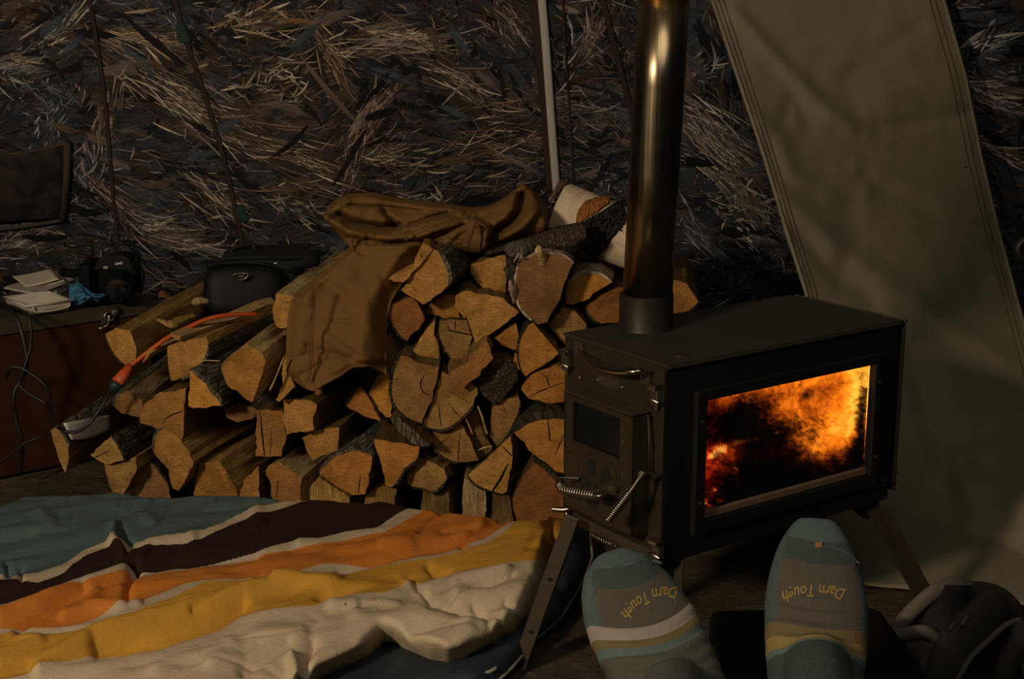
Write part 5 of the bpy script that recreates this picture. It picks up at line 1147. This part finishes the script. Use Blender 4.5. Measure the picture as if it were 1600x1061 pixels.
oc = cord('orange extension cord running down from the camera bag to a plug', [(400, 491, 2.84), (382, 491, 2.82), (350, 493, 2.79), (320, 500, 2.77), (293, 512, 2.75), (270, 523, 2.735), (250, 536, 2.72), (225, 555, 2.71), (208, 568, 2.70), (200, 575, 2.695)], .0046, ORC, 'extension_cord')
pa, pb_ = P(204, 571, 2.69), P(183, 598, 2.665); d = (pb_-pa).normalized()
mb = MB(); mb.tube([pa, pa.lerp(pb_, .2), pa.lerp(pb_, .35), pa.lerp(pb_, .42), pa.lerp(pb_, .97), pb_], [.005, .009, .010, .012, .0135, .012], 10, True, 0, .8); o = mb.build('socket_plug', ORC, oc, True)
mb = MB(); pc2 = P(175, 611, 2.66); mb.tube([pb_, pb_.lerp(pc2, .3), pb_.lerp(pc2, .7), pc2, P(176, 616, 2.66)], [.011, .012, .009, .005, .004], 10); mb.build('cable_plug', simple('dark_blue_plug', (.012, .030, .045), .5), oc, True, lab='dark blue plug pushed into the orange socket')

# ================================================================== CAMERA BAG on the logs
NYL = simple('black_nylon', (.005, .005, .005), .75, 0, .3, 300, .001); LEA = simple('black_leatherette', (.006, .006, .0055), .6, 0, .3, 90, .001, .25)
bag = empty('camera_bag', P(400, 490, 2.93), 'black padded camera bag resting on the upper left logs', 'bag')
def superell(mb, c, ax, h, e=.45, nu=36, nv=20, squash=None):
    v = []; f = []
    for j in range(nv+1):
        ph = -math.pi/2+math.pi*j/nv
        for i in range(nu):
            th = 2*math.pi*i/nu
            s = lambda w, p: math.copysign(abs(w)**p, w)
            x = s(math.cos(ph), e)*s(math.cos(th), e); y = s(math.cos(ph), e)*s(math.sin(th), e); z = s(math.sin(ph), e)
            if squash: x, y, z = squash(x, y, z)
            v.append(Vector(c)+ax[0]*x*h[0]+ax[1]*y*h[1]+ax[2]*z*h[2])
    for j in range(nv):
        for i in range(nu): f.append((j*nu+i, j*nu+(i+1) % nu, (j+1)*nu+(i+1) % nu, (j+1)*nu+i))
    mb.add(v, f)
YB = 3.13; q_ = YB/F
bax = (Vector((1, .18, 0)).normalized(), Vector((-.18, 1, 0)).normalized(), SZ)
mb = MB(); superell(mb, P(408, 436, YB+.06), bax, (72*q_, .075, 50*q_), .5, squash=lambda x, y, z: (x*(1-.10*z), y, z)); mb.build('main_compartment', NYL, bag, True)
mb = MB(); superell(mb, P(382, 450, YB-.025), bax, (64*q_, .045, 40*q_), .55, squash=lambda x, y, z: (x*(1-.05*z)-.0, y*(1-.25*z), z)); mb.build('front_pocket', LEA, bag, True)
mb = MB(); superell(mb, P(425, 402, YB+.07), bax, (78*q_, .075, 15*q_), .5); mb.build('top_flap', NYL, bag, True)
mb = MB(); mb.tube(crom([P(360, 394, YB+.04), P(372, 385, YB+.04), P(395, 382, YB+.05), P(400, 396, YB+.04)], 5), .010, 10, True, 0, .5); mb.build('carry_handle', NYL, bag, True)
mb = MB(); mb.tube(crom([P(324, 420, YB-.052), P(345, 412, YB-.068), P(380, 410, YB-.072), P(420, 414, YB-.07), P(440, 422, YB-.06), P(450, 436, YB-.045)], 6), .0028, 8); mb.build('zip_piping', LEA, bag, True)
mb = MB(); mb.tube(crom([P(340, 404, YB-.03), P(400, 402, YB-.035), P(450, 404, YB-.01), P(480, 402, YB+.02)], 6), .002, 8); mb.build('zipper', NYL, bag, True)
mb = MB(); mb.tube([P(426, 411, YB-.074), P(430, 412, YB-.078), P(437, 409, YB-.076)], [.0025, .003, .0012], 8); mb.build('zip_pull', BRT, bag, True)
# badge: little shield with a metal rim
bc = P(377, 432, YB-.082); sh = [(-11, 3.2), (-7, 4.6), (0, 5.0), (7, 4.6), (11, 3.2), (7, -2.5), (3, -5), (-3, -5), (-7, -2.5)]
pts = [bc+bax[0]*x*q_+SZ*y*q_ for x, y in sh]; bd = MB(); bd.prism(pts, bax[1]*.003); b_o = bd.build('badge', LEA, bag)
MB().tube(crom([p-bax[1]*.001 for p in pts], 4, True)+[pts[0]-bax[1]*.001], .0010, 6, False).build('badge_rim', BRT, b_o, True)
MB().box(bc-bax[1]*.001, bax, (.0055, .0006, .0022), .0003).build('badge_lettering_bar', BRT, b_o)
mb = MB(); mb.tube(crom([P(520, 380, 2.93), P(502, 388, 2.93), P(486, 388, 2.94), P(482, 396, 2.94)], 5), .006, 8, True, 0, .4); mb.build('shoulder_strap', NYL, bag, True)
# ================================================================== SLEEPING BAG
BACK = [(-260, 792), (0, 784), (14, 774), (36, 764), (100, 764), (200, 767), (330, 768), (460, 775), (560, 777), (640, 782), (700, 789), (800, 803), (840, 800), (868, 801)]
FRONT = [(-260, 1280), (0, 1200), (300, 1150), (430, 1105), (500, 1062), (540, 1044), (575, 1026), (590, 1013), (600, 1005), (612, 1006), (640, 1018), (670, 1030), (700, 1036), (725, 1030), (765, 1012), (800, 990), (825, 966), (845, 934), (858, 896), (864, 875), (868, 862)]
def arc(pl, k=400):
    L = [0]
    for a, b in zip(pl, pl[1:]): L.append(L[-1]+math.hypot(b[0]-a[0], b[1]-a[1]))
    return [(l/L[-1], p) for l, p in zip(L, pl)]
def along(A, u):
    for (a, p), (b, q) in zip(A, A[1:]):
        if u <= b: t = (u-a)/(b-a+1e-9); return p[0]+(q[0]-p[0])*t, p[1]+(q[1]-p[1])*t
    return A[-1][1]
AB = [((p[0]+260)/1128, p) for p in BACK]; AF = [((p[0]+260)/1128, p) for p in FRONT]
BD = [[(0, 893), (30, 900), (60, 900), (100, 882), (130, 858), (178, 843), (215, 848), (290, 841), (330, 826), (400, 795), (430, 786), (465, 776), (500, 766), (870, 690)],
      [(0, 905), (30, 912), (60, 912), (100, 893), (130, 868), (178, 852), (215, 857), (290, 849), (330, 834), (400, 804), (440, 795), (478, 785), (510, 775), (870, 700)],
      [(0, 950), (20, 950), (100, 924), (130, 914), (190, 889), (212, 888), (290, 886), (330, 878), (400, 863), (450, 849), (500, 842), (540, 830), (590, 822), (620, 802), (648, 786), (700, 770), (870, 720)],
      [(0, 960), (20, 958), (100, 926), (140, 915), (195, 897), (235, 900), (290, 888), (330, 882), (400, 868), (450, 858), (500, 848), (540, 840), (600, 828), (640, 806), (672, 787), (700, 778), (870, 730)],
      [(0, 981), (60, 990), (110, 984), (140, 972), (185, 956), (230, 942), (280, 922), (320, 914), (460, 902), (500, 886), (545, 881), (580, 880), (700, 858), (760, 838), (792, 820), (810, 800), (870, 775)],
      [(0, 988), (60, 996), (110, 990), (150, 988), (200, 970), (250, 948), (270, 940), (320, 916), (460, 904), (520, 896), (560, 884), (600, 880), (700, 862), (760, 846), (796, 824), (812, 803), (870, 778)],
      [(0, 1066), (40, 1056), (100, 1035), (170, 1010), (260, 1005), (330, 982), (352, 975), (380, 962), (440, 956), (490, 953), (540, 930), (600, 928), (640, 905), (700, 895), (800, 876), (868, 870)]]
BF = [([(0, 968), (60, 948), (130, 915), (195, 893)], 9, .016), ([(30, 990), (80, 955), (130, 925)], 8, -.010), ([(178, 826), (176, 846), (190, 860)], 6, .016), ([(196, 858), (205, 850), (190, 830)], 5, -.014),
      ([(214, 890), (200, 915), (197, 945)], 6, -.018), ([(150, 930), (140, 950), (190, 955)], 9, .008), ([(100, 968), (150, 955), (215, 950)], 7, .010), ([(200, 895), (260, 885), (400, 870)], 7, -.006),
      ([(150, 1012), (250, 996), (330, 975), (380, 950)], 9, -.016), ([(60, 1045), (150, 1000), (260, 965), (330, 945), (400, 925), (520, 905)], 10, .016), ([(300, 960), (370, 925), (410, 905)], 4, -.010), ([(0, 1040), (60, 1010), (20, 1000)], 10, .008),
      ([(500, 935), (560, 915), (620, 905)], 8, -.010), ([(430, 912), (520, 918), (640, 905)], 7, .012), ([(670, 880), (676, 888), (700, 890)], 7, -.010), ([(520, 950), (600, 945), (660, 950)], 8, .012),
      ([(640, 900), (668, 930), (680, 945)], 5, -.010), ([(690, 943), (740, 915), (800, 895)], 5, -.011), ([(660, 920), (700, 900), (790, 890)], 10, .012), ([(565, 950), (690, 945), (760, 960), (770, 1000)], 6, -.009), ([(560, 965), (640, 960), (730, 975)], 14, .012), ([(720, 930), (830, 920)], 12, .012), ([(740, 945), (780, 965), (800, 990)], 5, -.010), ([(790, 940), (815, 960)], 4, -.009),
      ([(620, 1010), (560, 1020), (500, 1050)], 9, .012), ([(480, 1060), (478, 1030), (490, 1010)], 8, -.014), ([(465, 1061), (455, 1030)], 7, .014), ([(330, 1040), (400, 1000), (470, 990)], 12, .010), ([(250, 1050), (360, 1010)], 14, .010), ([(380, 1050), (450, 1010)], 8, -.009),
      ([(655, 830), (680, 800), (695, 792)], 4, -.008), ([(720, 850), (760, 820), (795, 800)], 4, -.009), ([(600, 850), (740, 835), (752, 815)], 8, .008), ([(470, 850), (560, 855), (640, 850)], 9, .007), ([(690, 830), (740, 825)], 6, -.006),
      ([(108, 772), (116, 800), (112, 830)], 2.4, -.0022), ([(190, 768), (188, 795), (178, 820)], 2.4, -.0022), ([(268, 770), (262, 800), (240, 835)], 2.4, -.0022), ([(346, 774), (340, 800), (318, 832)], 2.4, -.0022), ([(230, 785), (215, 800), (240, 815)], 8, .006), ([(60, 800), (80, 820), (60, 830)], 10, .008), ([(400, 790), (405, 830)], 12, .006),
      ([(860, 808), (858, 850)], 4, .010), ([(845, 820), (830, 850)], 8, -.006), ([(220, 870), (235, 850), (300, 840)], 8, .008), ([(10, 880), (15, 900)], 4, -.01), ([(33, 885), (34, 912)], 3, -.008)]
ddir = (PZ(465, 776, .09)-PZ(0, 900, .09)).normalized(); dper = Vector((-ddir.y, ddir.x, 0))
def bagp(u, v):
    bx0, by0 = along(AB, u); fx, fy = along(AF, u); v_ = v
    x, y = lerp(bx0, fx, v_), lerp(by0, fy, v_)
    ez = smooth(dseg(x, y, FRONT[3:])/34.0); er = smooth((1-u)*1128/26.0); eb = smooth((v*abs(fy-by0)+6)/16.0)
    z = .030+.062*(ez**.55)*(er**.6)
    p = PZ(x, y, z)
    a, c = p.dot(ddir), p.dot(dper)
    wr = .010*nz(a*3.2, c*9, 1)+.0065*nz(a*8+c*3, c*22, 4)+.0016*nz(a*22, c*48, 7)+.008*nz(a*1.5, c*2.5, 11)
    cr = smooth((y-interp(x, BD[6]))/30)
    wr += cr*(.010*(abs(nz(a*9, c*11, 21)))-.004+.0012*nz(a*26, c*26, 3)) - .030*max(0, .16-abs(nz(a*2.6+c, c*8, 41))) - .020*cr*max(0, .12-abs(nz(a*7, c*9+a*2, 51)))
    z += (wr+folds(x, y, BF)*.9)*(.25+.75*ez*er)-.03*(1-eb)
    p.z = max(.012, z); return p
def stripe(u, v, p):
    bx0, by0 = along(AB, u); fx, fy = along(AF, u); x, y = lerp(bx0, fx, v), lerp(by0, fy, v)
    bs_ = [by0-400]+[interp(x, b) for b in BD]+[1500]
    for k in range(8):
        if y <= bs_[k+1] or k == 7: return k+max(0, min(1, (y-bs_[k])/(bs_[k+1]-bs_[k]+1e-6)))
    return 7.5
m = M('striped_sleeping_bag_cloth'); at = m.n('ShaderNodeAttribute', attribute_name='s'); v = m.coord('Object')
TEAL, BWH, BBRN, BORG, BYEL, BCRM = (.085, .135, .135), (.56, .44, .30), (.021, .0075, .0055), (.62, .20, .028), (.62, .315, .038), (.62, .49, .33)
s8 = m.math('DIVIDE', at.outputs['Fac'], 8.0)
c = m.ramp(s8, [(0, TEAL), (1/8, BWH), (2/8, BBRN), (3/8, BWH), (4/8, BORG), (5/8, BWH), (6/8, BYEL), (7/8, BCRM)], 'CONSTANT')
a = m.noise(v, 14, 5, .65); b = m.noise(v, 420, 2, .6)
c = m.mix(m.math('MULTIPLY', m.ramp(a, [(.4, (0, 0, 0)), (.75, (1, 1, 1))]), .09), c, (.12, .09, .06)); m.base(c); m.rm(.72, 0, .3)
m.bump(m.math('ADD', m.math('MULTIPLY', m.noise(v, 45, 4, .6, .8), 1.0), m.math('MULTIPLY', b, .12)), .004, .5)

sb_ = empty('sleeping_bag', PZ(400, 900, 0), 'sleeping bag striped teal, dark brown, orange, yellow and cream, spread on the floor', 'sleeping bag')
grid('striped_shell', 300, 270, bagp, m.m, sb_, attrs={'s': stripe}, thick=.004)
NAVY = simple('navy_lining', (.022, .034, .045), .6, 0, .5, 40, .003)
CRP = simple('cream_piping', (.40, .34, .26), .7, 0, .2, 80)
INN = [(380, 1140), (500, 1050), (598, 992), (650, 1012), (700, 1026), (740, 1014), (790, 985), (823, 955), (848, 912), (858, 872), (862, 840)]
OUT = [(430, 1190), (560, 1130), (640, 1110), (700, 1100), (770, 1075), (800, 1046), (836, 1002), (880, 962), (912, 910), (926, 872), (922, 842)]
AI = arc(INN); AO = arc(OUT)
def lin(u, v):
    a = along(AI, u); b = along(AO, u); x, y = lerp(a[0], b[0], v), lerp(a[1], b[1], v)
    z = .028+.022*math.sin(math.pi*v)-.014*v; p = PZ(x, y, z); p.z += .008*nz(p.x*14, p.y*9, 3)*math.sin(math.pi*min(1, v*1.1)); p.z = max(.008, p.z); return p
grid('navy_lining', 90, 24, lin, NAVY, sb_, thick=.003)
MB().tube([lin(i/120, 1)+Vector((0, 0, .003)) for i in range(121)], .0028, 8).build('lining_piping', CRP, sb_, True)
MB().tube([bagp(i/300, .999)+Vector((0, 0, .002)) for i in range(150, 297)], .0026, 8).build('shell_piping', CRP, sb_, True)
YM = simple('yellow_shell_cloth', (.55, .27, .035), .7, 0, .15, 50, .003)
grid('turned_corner', 20, 20, lambda u, v: PZ(lerp(858, 890, u), lerp(808, 853, v)+8*u*(1-v), .045+.03*math.sin(math.pi*u)*math.sin(math.pi*v)), YM, sb_, thick=.004)
MB().tube(crom([PZ(728, 1048, .035), PZ(745, 1053, .035), PZ(764, 1050, .035), PZ(775, 1044, .035)], 5), .003, 8).build('zip_tape', CRP, sb_, True)
o = MB().box(PZ(540, 944, .115), (SA, SB, SZ), (.0015, .001, .0008)).build('crumb', DK, None, origin=PZ(540, 944, .11)); props(o, 'tiny dark crumb lying on the cream part of the sleeping bag', 'crumb')

# ================================================================== FEET in patterned socks, black footrest, dark sandal
def sock_mat(name, stops, side):
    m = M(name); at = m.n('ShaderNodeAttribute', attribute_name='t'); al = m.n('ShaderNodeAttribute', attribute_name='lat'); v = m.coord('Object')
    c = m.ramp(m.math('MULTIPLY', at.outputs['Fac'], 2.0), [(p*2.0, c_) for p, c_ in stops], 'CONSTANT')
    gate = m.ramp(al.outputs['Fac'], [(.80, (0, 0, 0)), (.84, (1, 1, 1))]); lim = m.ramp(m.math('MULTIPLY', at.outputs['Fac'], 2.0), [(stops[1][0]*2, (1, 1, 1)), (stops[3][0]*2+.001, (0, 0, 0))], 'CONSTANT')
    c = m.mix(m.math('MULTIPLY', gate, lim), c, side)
    f_ = m.noise(v, 260, 3, .7); g_ = m.noise(v, 22, 3, .6)
    c = m.mix(m.math('MULTIPLY', f_, .35), c, m.mix(.5, c, (.35, .35, .32))); c = m.mix(m.math('MULTIPLY', g_, .25), c, (.03, .03, .03))
    m.base(c); m.rm(.95, 0, .1); m.bump(m.math('ADD', f_, m.noise(m.coord('Object', (900, 60, 60)), 1, 1)), .0012, .6); return m.m
TOE, DT, GB, WH, OC, YL, LB, GG = (.070, .115, .115), (.036, .050, .048), (.078, .066, .052), (.34, .28, .235), (.16, .11, .035), (.27, .20, .055), (.095, .145, .14), (.072, .072, .058)
person = empty('person', (.25, .6, 0), 'person lying back, only both feet in striped grey, teal and ochre socks showing', 'person')
def foot(axis, hw, thick, knee, stops, side, band_k, textarc, seam_t):
    dors = [P(x, y, Y) for x, y, Y in axis]
    ax_ = (dors[3]-dors[0]).normalized(); wd = Vector((1, 0, 0)); wd = (wd-ax_*wd.dot(ax_)).normalized(); nrm_ = ax_.cross(wd); 
    if nrm_.y < 0: nrm_ = -nrm_
    mb = MB(); secs = []
    for d, h, t in zip(dors, hw, thick): secs.append((d+nrm_*t*.5, h*d.y/F, t*.5))
    last = dors[-1]
    foot_len = .262
    base_t = (dors[-1]-dors[0]).dot(ax_)
    for f_, h, t in ((.215, .038, .088), (.240, .034, .078), (.256, .024, .055), (.264, .008, .02)):
        c = dors[0]+ax_*f_+nrm_*(thick[-1]*.5+.012); secs.append((c, h, t*.5))
    seg = 36; v = []; f = []
    cs = [s[0] for s in secs]; k = 5; CS = crom(cs, k); n = len(CS)
    HS = [s.x for s in crom([Vector((s[1], s[2], 0)) for s in secs], k)]; TS = [s.y for s in crom([Vector((s[1], s[2], 0)) for s in secs], k)]
    for i in range(n):
        for j in range(seg):
            a = 2*math.pi*j/seg; ca, sa = math.cos(a), math.sin(a)
            e = .85
            x = math.copysign(abs(ca)**e, ca)*HS[i]; y = math.copysign(abs(sa)**e, sa)*TS[i]
            v.append(CS[i]+wd*x+nrm_*y)
    for i in range(n-1):
        for j in range(seg): f.append((i*seg+j, i*seg+(j+1) % seg, (i+1)*seg+(j+1) % seg, (i+1)*seg+j))
    f.append(list(range(seg))[::-1]); f.append([(n-1)*seg+j for j in range(seg)]); mb.add(v, f)
    ank = dors[0]+ax_*.195+nrm_*.035; kn = Vector(knee)
    leg_p = [ank, ank.lerp(kn, .12), ank.lerp(kn, .3), ank.lerp(kn, .6), ank.lerp(kn, .85), kn]
    mb.tube(leg_p, [.040, .037, .040, .054, .056, .054], 28)
    me = bpy.data.meshes.new('tmp'); me.from_pydata(mb.v, [], mb.f); me.update(); o = bpy.data.objects.new('tmp', me); COL.objects.link(o)
    bm = bmesh.new(); bm.from_mesh(me); bmesh.ops.recalc_face_normals(bm, faces=bm.faces[:]); bm.to_mesh(me); bm.free()
    rm = o.modifiers.new('r', 'REMESH'); rm.mode = 'VOXEL'; rm.voxel_size = .0035
    sm = o.modifiers.new('s', 'SMOOTH'); sm.iterations = 10; sm.factor = .7
    bpy.context.view_layer.update(); ev = o.evaluated_get(bpy.context.evaluated_depsgraph_get()); m2 = bpy.data.meshes.new_from_object(ev)
    vv = [x.co.copy() for x in m2.vertices]; ff = [tuple(p.vertices) for p in m2.polygons]; bpy.data.objects.remove(o)
    tt, ll = [], []
    for p in vv:
        r = p-dors[0]; t = r.dot(ax_); l = r.dot(wd); w_ = interp(t, [((d-dors[0]).dot(ax_), h*d.y/F) for d, h in zip(dors, hw)])
        out = max(0, (ank-p).dot(nrm_))     # going up the leg counts as further along
        tt.append(max(0, t*1.0+band_k*(1-.45*smooth(t/.15))*l*l+out*.9*smooth((t-.185)/.05)+.006)); ll.append(min(1, abs(l)/(w_+1e-6)))
    # soft wrinkle near the ankle
    vv = [p+nrm_*(-.0016*math.sin(t_*330)*smooth((t_-.12)/.03)) for p, t_ in zip(vv, tt)]
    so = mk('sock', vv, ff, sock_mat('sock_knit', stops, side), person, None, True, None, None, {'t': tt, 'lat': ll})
    bv = bvht.BVHTree.FromPolygons(vv, ff)
    def hit(px, py, off=.0009):
        d = ray(px, py).normalized(); h = bv.ray_cast(CAM, d)
        return (h[0]-d*off) if h[0] is not None else P(px, py, 1.62)
    # toe seam ridge
    pts = [hit(x, y, -.0007) for x, y in crom2(seam_t)]
    MB().tube(pts, .0016, 8).build('toe_seam', simple('sock_seam_teal', (.05, .085, .085), .95), so, True)
    # knitted lettering, read from the toes
    tv, tf = text_verts('Darn Tough', 26)
    (cx, cy), rot, kc, sx_ = textarc; V = []
    for p in tv:
        x = -p.x*sx_; y = (p.y-8); yy = kc*x*x; xx = x; a = math.atan(2*kc*x); X = xx+ -math.sin(a)*y*1; Yq = yy+math.cos(a)*y
        ca, sa = math.cos(rot), math.sin(rot); V.append(hit(cx+X*ca-Yq*sa, cy+X*sa+Yq*ca))
    mk('knitted_lettering', V, tf, simple('lettering_ochre', (.30, .205, .05), .9, 0, .3, 300), so)
    return so, hit
def crom2(pl): return [(p.x, p.y) for p in crom([Vector((x, y, 0)) for x, y in pl], 8)]
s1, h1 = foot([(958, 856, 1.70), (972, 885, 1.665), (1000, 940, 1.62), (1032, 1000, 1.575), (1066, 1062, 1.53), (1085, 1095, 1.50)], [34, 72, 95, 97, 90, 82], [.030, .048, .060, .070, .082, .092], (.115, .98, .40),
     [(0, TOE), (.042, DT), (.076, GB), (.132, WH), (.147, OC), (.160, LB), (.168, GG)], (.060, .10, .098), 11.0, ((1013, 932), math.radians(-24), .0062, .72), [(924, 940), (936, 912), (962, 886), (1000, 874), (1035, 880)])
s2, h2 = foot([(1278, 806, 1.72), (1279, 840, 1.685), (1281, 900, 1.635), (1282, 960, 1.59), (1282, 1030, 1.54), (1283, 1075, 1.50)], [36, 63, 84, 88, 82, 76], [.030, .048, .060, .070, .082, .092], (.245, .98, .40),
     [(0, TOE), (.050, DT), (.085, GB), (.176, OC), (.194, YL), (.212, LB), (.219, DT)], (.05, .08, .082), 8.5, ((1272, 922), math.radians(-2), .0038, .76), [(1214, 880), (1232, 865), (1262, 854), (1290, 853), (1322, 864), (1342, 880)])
MB().box(h2(1279, 853), (Vector((1, 0, 0)), Vector((0, 1, 0)), SZ), (.0042, .0012, .0045), .0006).build('seam_tab', simple('ochre_tab', (.32, .17, .06), .9), s2)
m = simple('dark_trousers_cloth', (.03, .03, .035), .9, 0, .3, 40)
mb = MB(); mb.tube(crom([(.112, .99, .40), (.11, .85, .40), (.10, .6, .36), (.10, .40, .34)], 5), [.062]*5+[.07]*5+[.08]*6, 20); mb.tube(crom([(.248, .99, .40), (.25, .85, .40), (.27, .6, .36), (.27, .40, .34)], 5), [.062]*5+[.07]*5+[.08]*6, 20); mb.tube([(.06, .40, .35), (.185, .37, .36), (.31, .40, .35)], [.09, .12, .09], 20); mb.build('trousers', m, person, True)
# footrest
FRM = simple('black_footrest_plastic', (.004, .004, .004), .8, 0, .3, 60, .001, .1)
ft = empty('footrest_box', (.36, 1.6, 0), 'low black box on the floor between and under the two socked feet', 'box')
fx = Vector((math.cos(.05), math.sin(.05), 0)); fy = Vector((-fx.y, fx.x, 0))
q = PZ(1145, 944, .175); mb = MB(); mb.box(Vector((q.x+.10, q.y-.27, .0875)), (fx, fy, SZ), (.125, .265, .0875), .018); autosm(mb.build('box_shell', FRM, ft), 60)
mb = MB(); mb.tube([PZ(1151, 951, .1775), PZ(1193, 948, .1775)], .0012, 6); mb.build('lid_line', simple('grey_line', (.10, .10, .09), .5), ft)
o = MB().box(Vector((.19, .45, .13)), (Vector((1, 0, 0)), Vector((0, 1, 0)), SZ), (.34, .60, .128), .03).build('floor_mattress', simple('dark_mattress', (.03, .028, .025), .9), None, origin=(.19, .45, 0)); props(o, 'dark thick mattress the person lies on, below the bottom edge of the view', 'mattress')
# sandal
SM = simple('sandal_black_webbing', (.032, .027, .021), .8, 0, .3, 120, .001); SG = simple('sandal_grey_strap', (.10, .086, .068), .8, 0, .3, 160, .001); SOLE = simple('sandal_sole_rubber', (.012, .011, .010), .7, 0, .3, 60, .001)
sd = empty('sandal', (.60, 2.0, 0), 'dark strapped sandal at the bottom right corner below the canvas flap', 'sandal')
def Q(x, y, Y=2.02): return P(x, y, Y)
mb = MB()
def body(u, v):
    x = lerp(interp(v, [(0, 1470), (.25, 1428), (.6, 1400), (1, 1385)]), interp(v, [(0, 1545), (.3, 1592), (.6, 1600), (1, 1610)]), u); y = lerp(930, 1110, v)
    p = P(x, y, 2.06-.10*math.sin(math.pi*u)-.04*v); p.z = max(.003, p.z); return p
grid('side_upper', 30, 24, lambda u, v: body(u, v)+Vector((0, .035, 0)), SOLE, sd, thick=.01)
RB = lambda nm, pts, w_, mt, th=.006: ribbon(nm, pts, w_, mt, sd, th)
RB('collar_strap', [Q(1396, 1000), Q(1408, 975), Q(1432, 948), Q(1460, 925), Q(1485, 914), Q(1510, 918), Q(1530, 926)], .012, SG, .008)
RB('collar_strap', [Q(1488, 926), Q(1515, 922), Q(1545, 924), Q(1568, 935), Q(1586, 955), Q(1592, 972)], .013, SM, .010)
RB('instep_strap', [Q(1398, 994, 1.985), Q(1420, 990, 1.975), Q(1442, 988, 1.97), Q(1458, 996, 1.97), Q(1466, 1008, 1.97)], .011, SG, .007)
RB('instep_strap', [Q(1408, 1004, 1.99), Q(1404, 1030, 1.985), Q(1392, 1075, 1.98)], .006, SG)
RB('ankle_strap', [Q(1418, 1012, 1.98), Q(1440, 1015, 1.97), Q(1455, 1035, 1.96), Q(1440, 1090, 1.95)], .022, SM, .010)
RB('ankle_strap', [Q(1560, 940, 2.0), Q(1530, 968, 1.98), Q(1500, 1000, 1.965), Q(1480, 1040, 1.95), Q(1472, 1090, 1.95)], .030, SM, .012)
RB('edge_binding', [Q(1593, 968, 1.97), Q(1570, 978, 1.96), Q(1540, 1005, 1.95), Q(1515, 1030, 1.945), Q(1492, 1068, 1.94)], .0045, SG, .006)
RB('heel_strap', [Q(1596, 975, 1.97), Q(1596, 1000, 1.95), Q(1575, 1040, 1.94), Q(1565, 1090, 1.94)], .018, SM, .010)
for (a, b) in (((1502, 978), (1512, 962)), ((1484, 985), (1490, 974))): RB('buckle', [Q(*a, 1.96), Q(*b, 1.965)], .003, SG, .003)
mb = MB(); mb.tube(crom([Vector((.52, 2.0, .014)), Vector((.60, 1.97, .014)), Vector((.72, 2.02, .014))], 6), .045, 16, True, 0, .28, up=SZ); mb.build('sole', SOLE, sd, True)
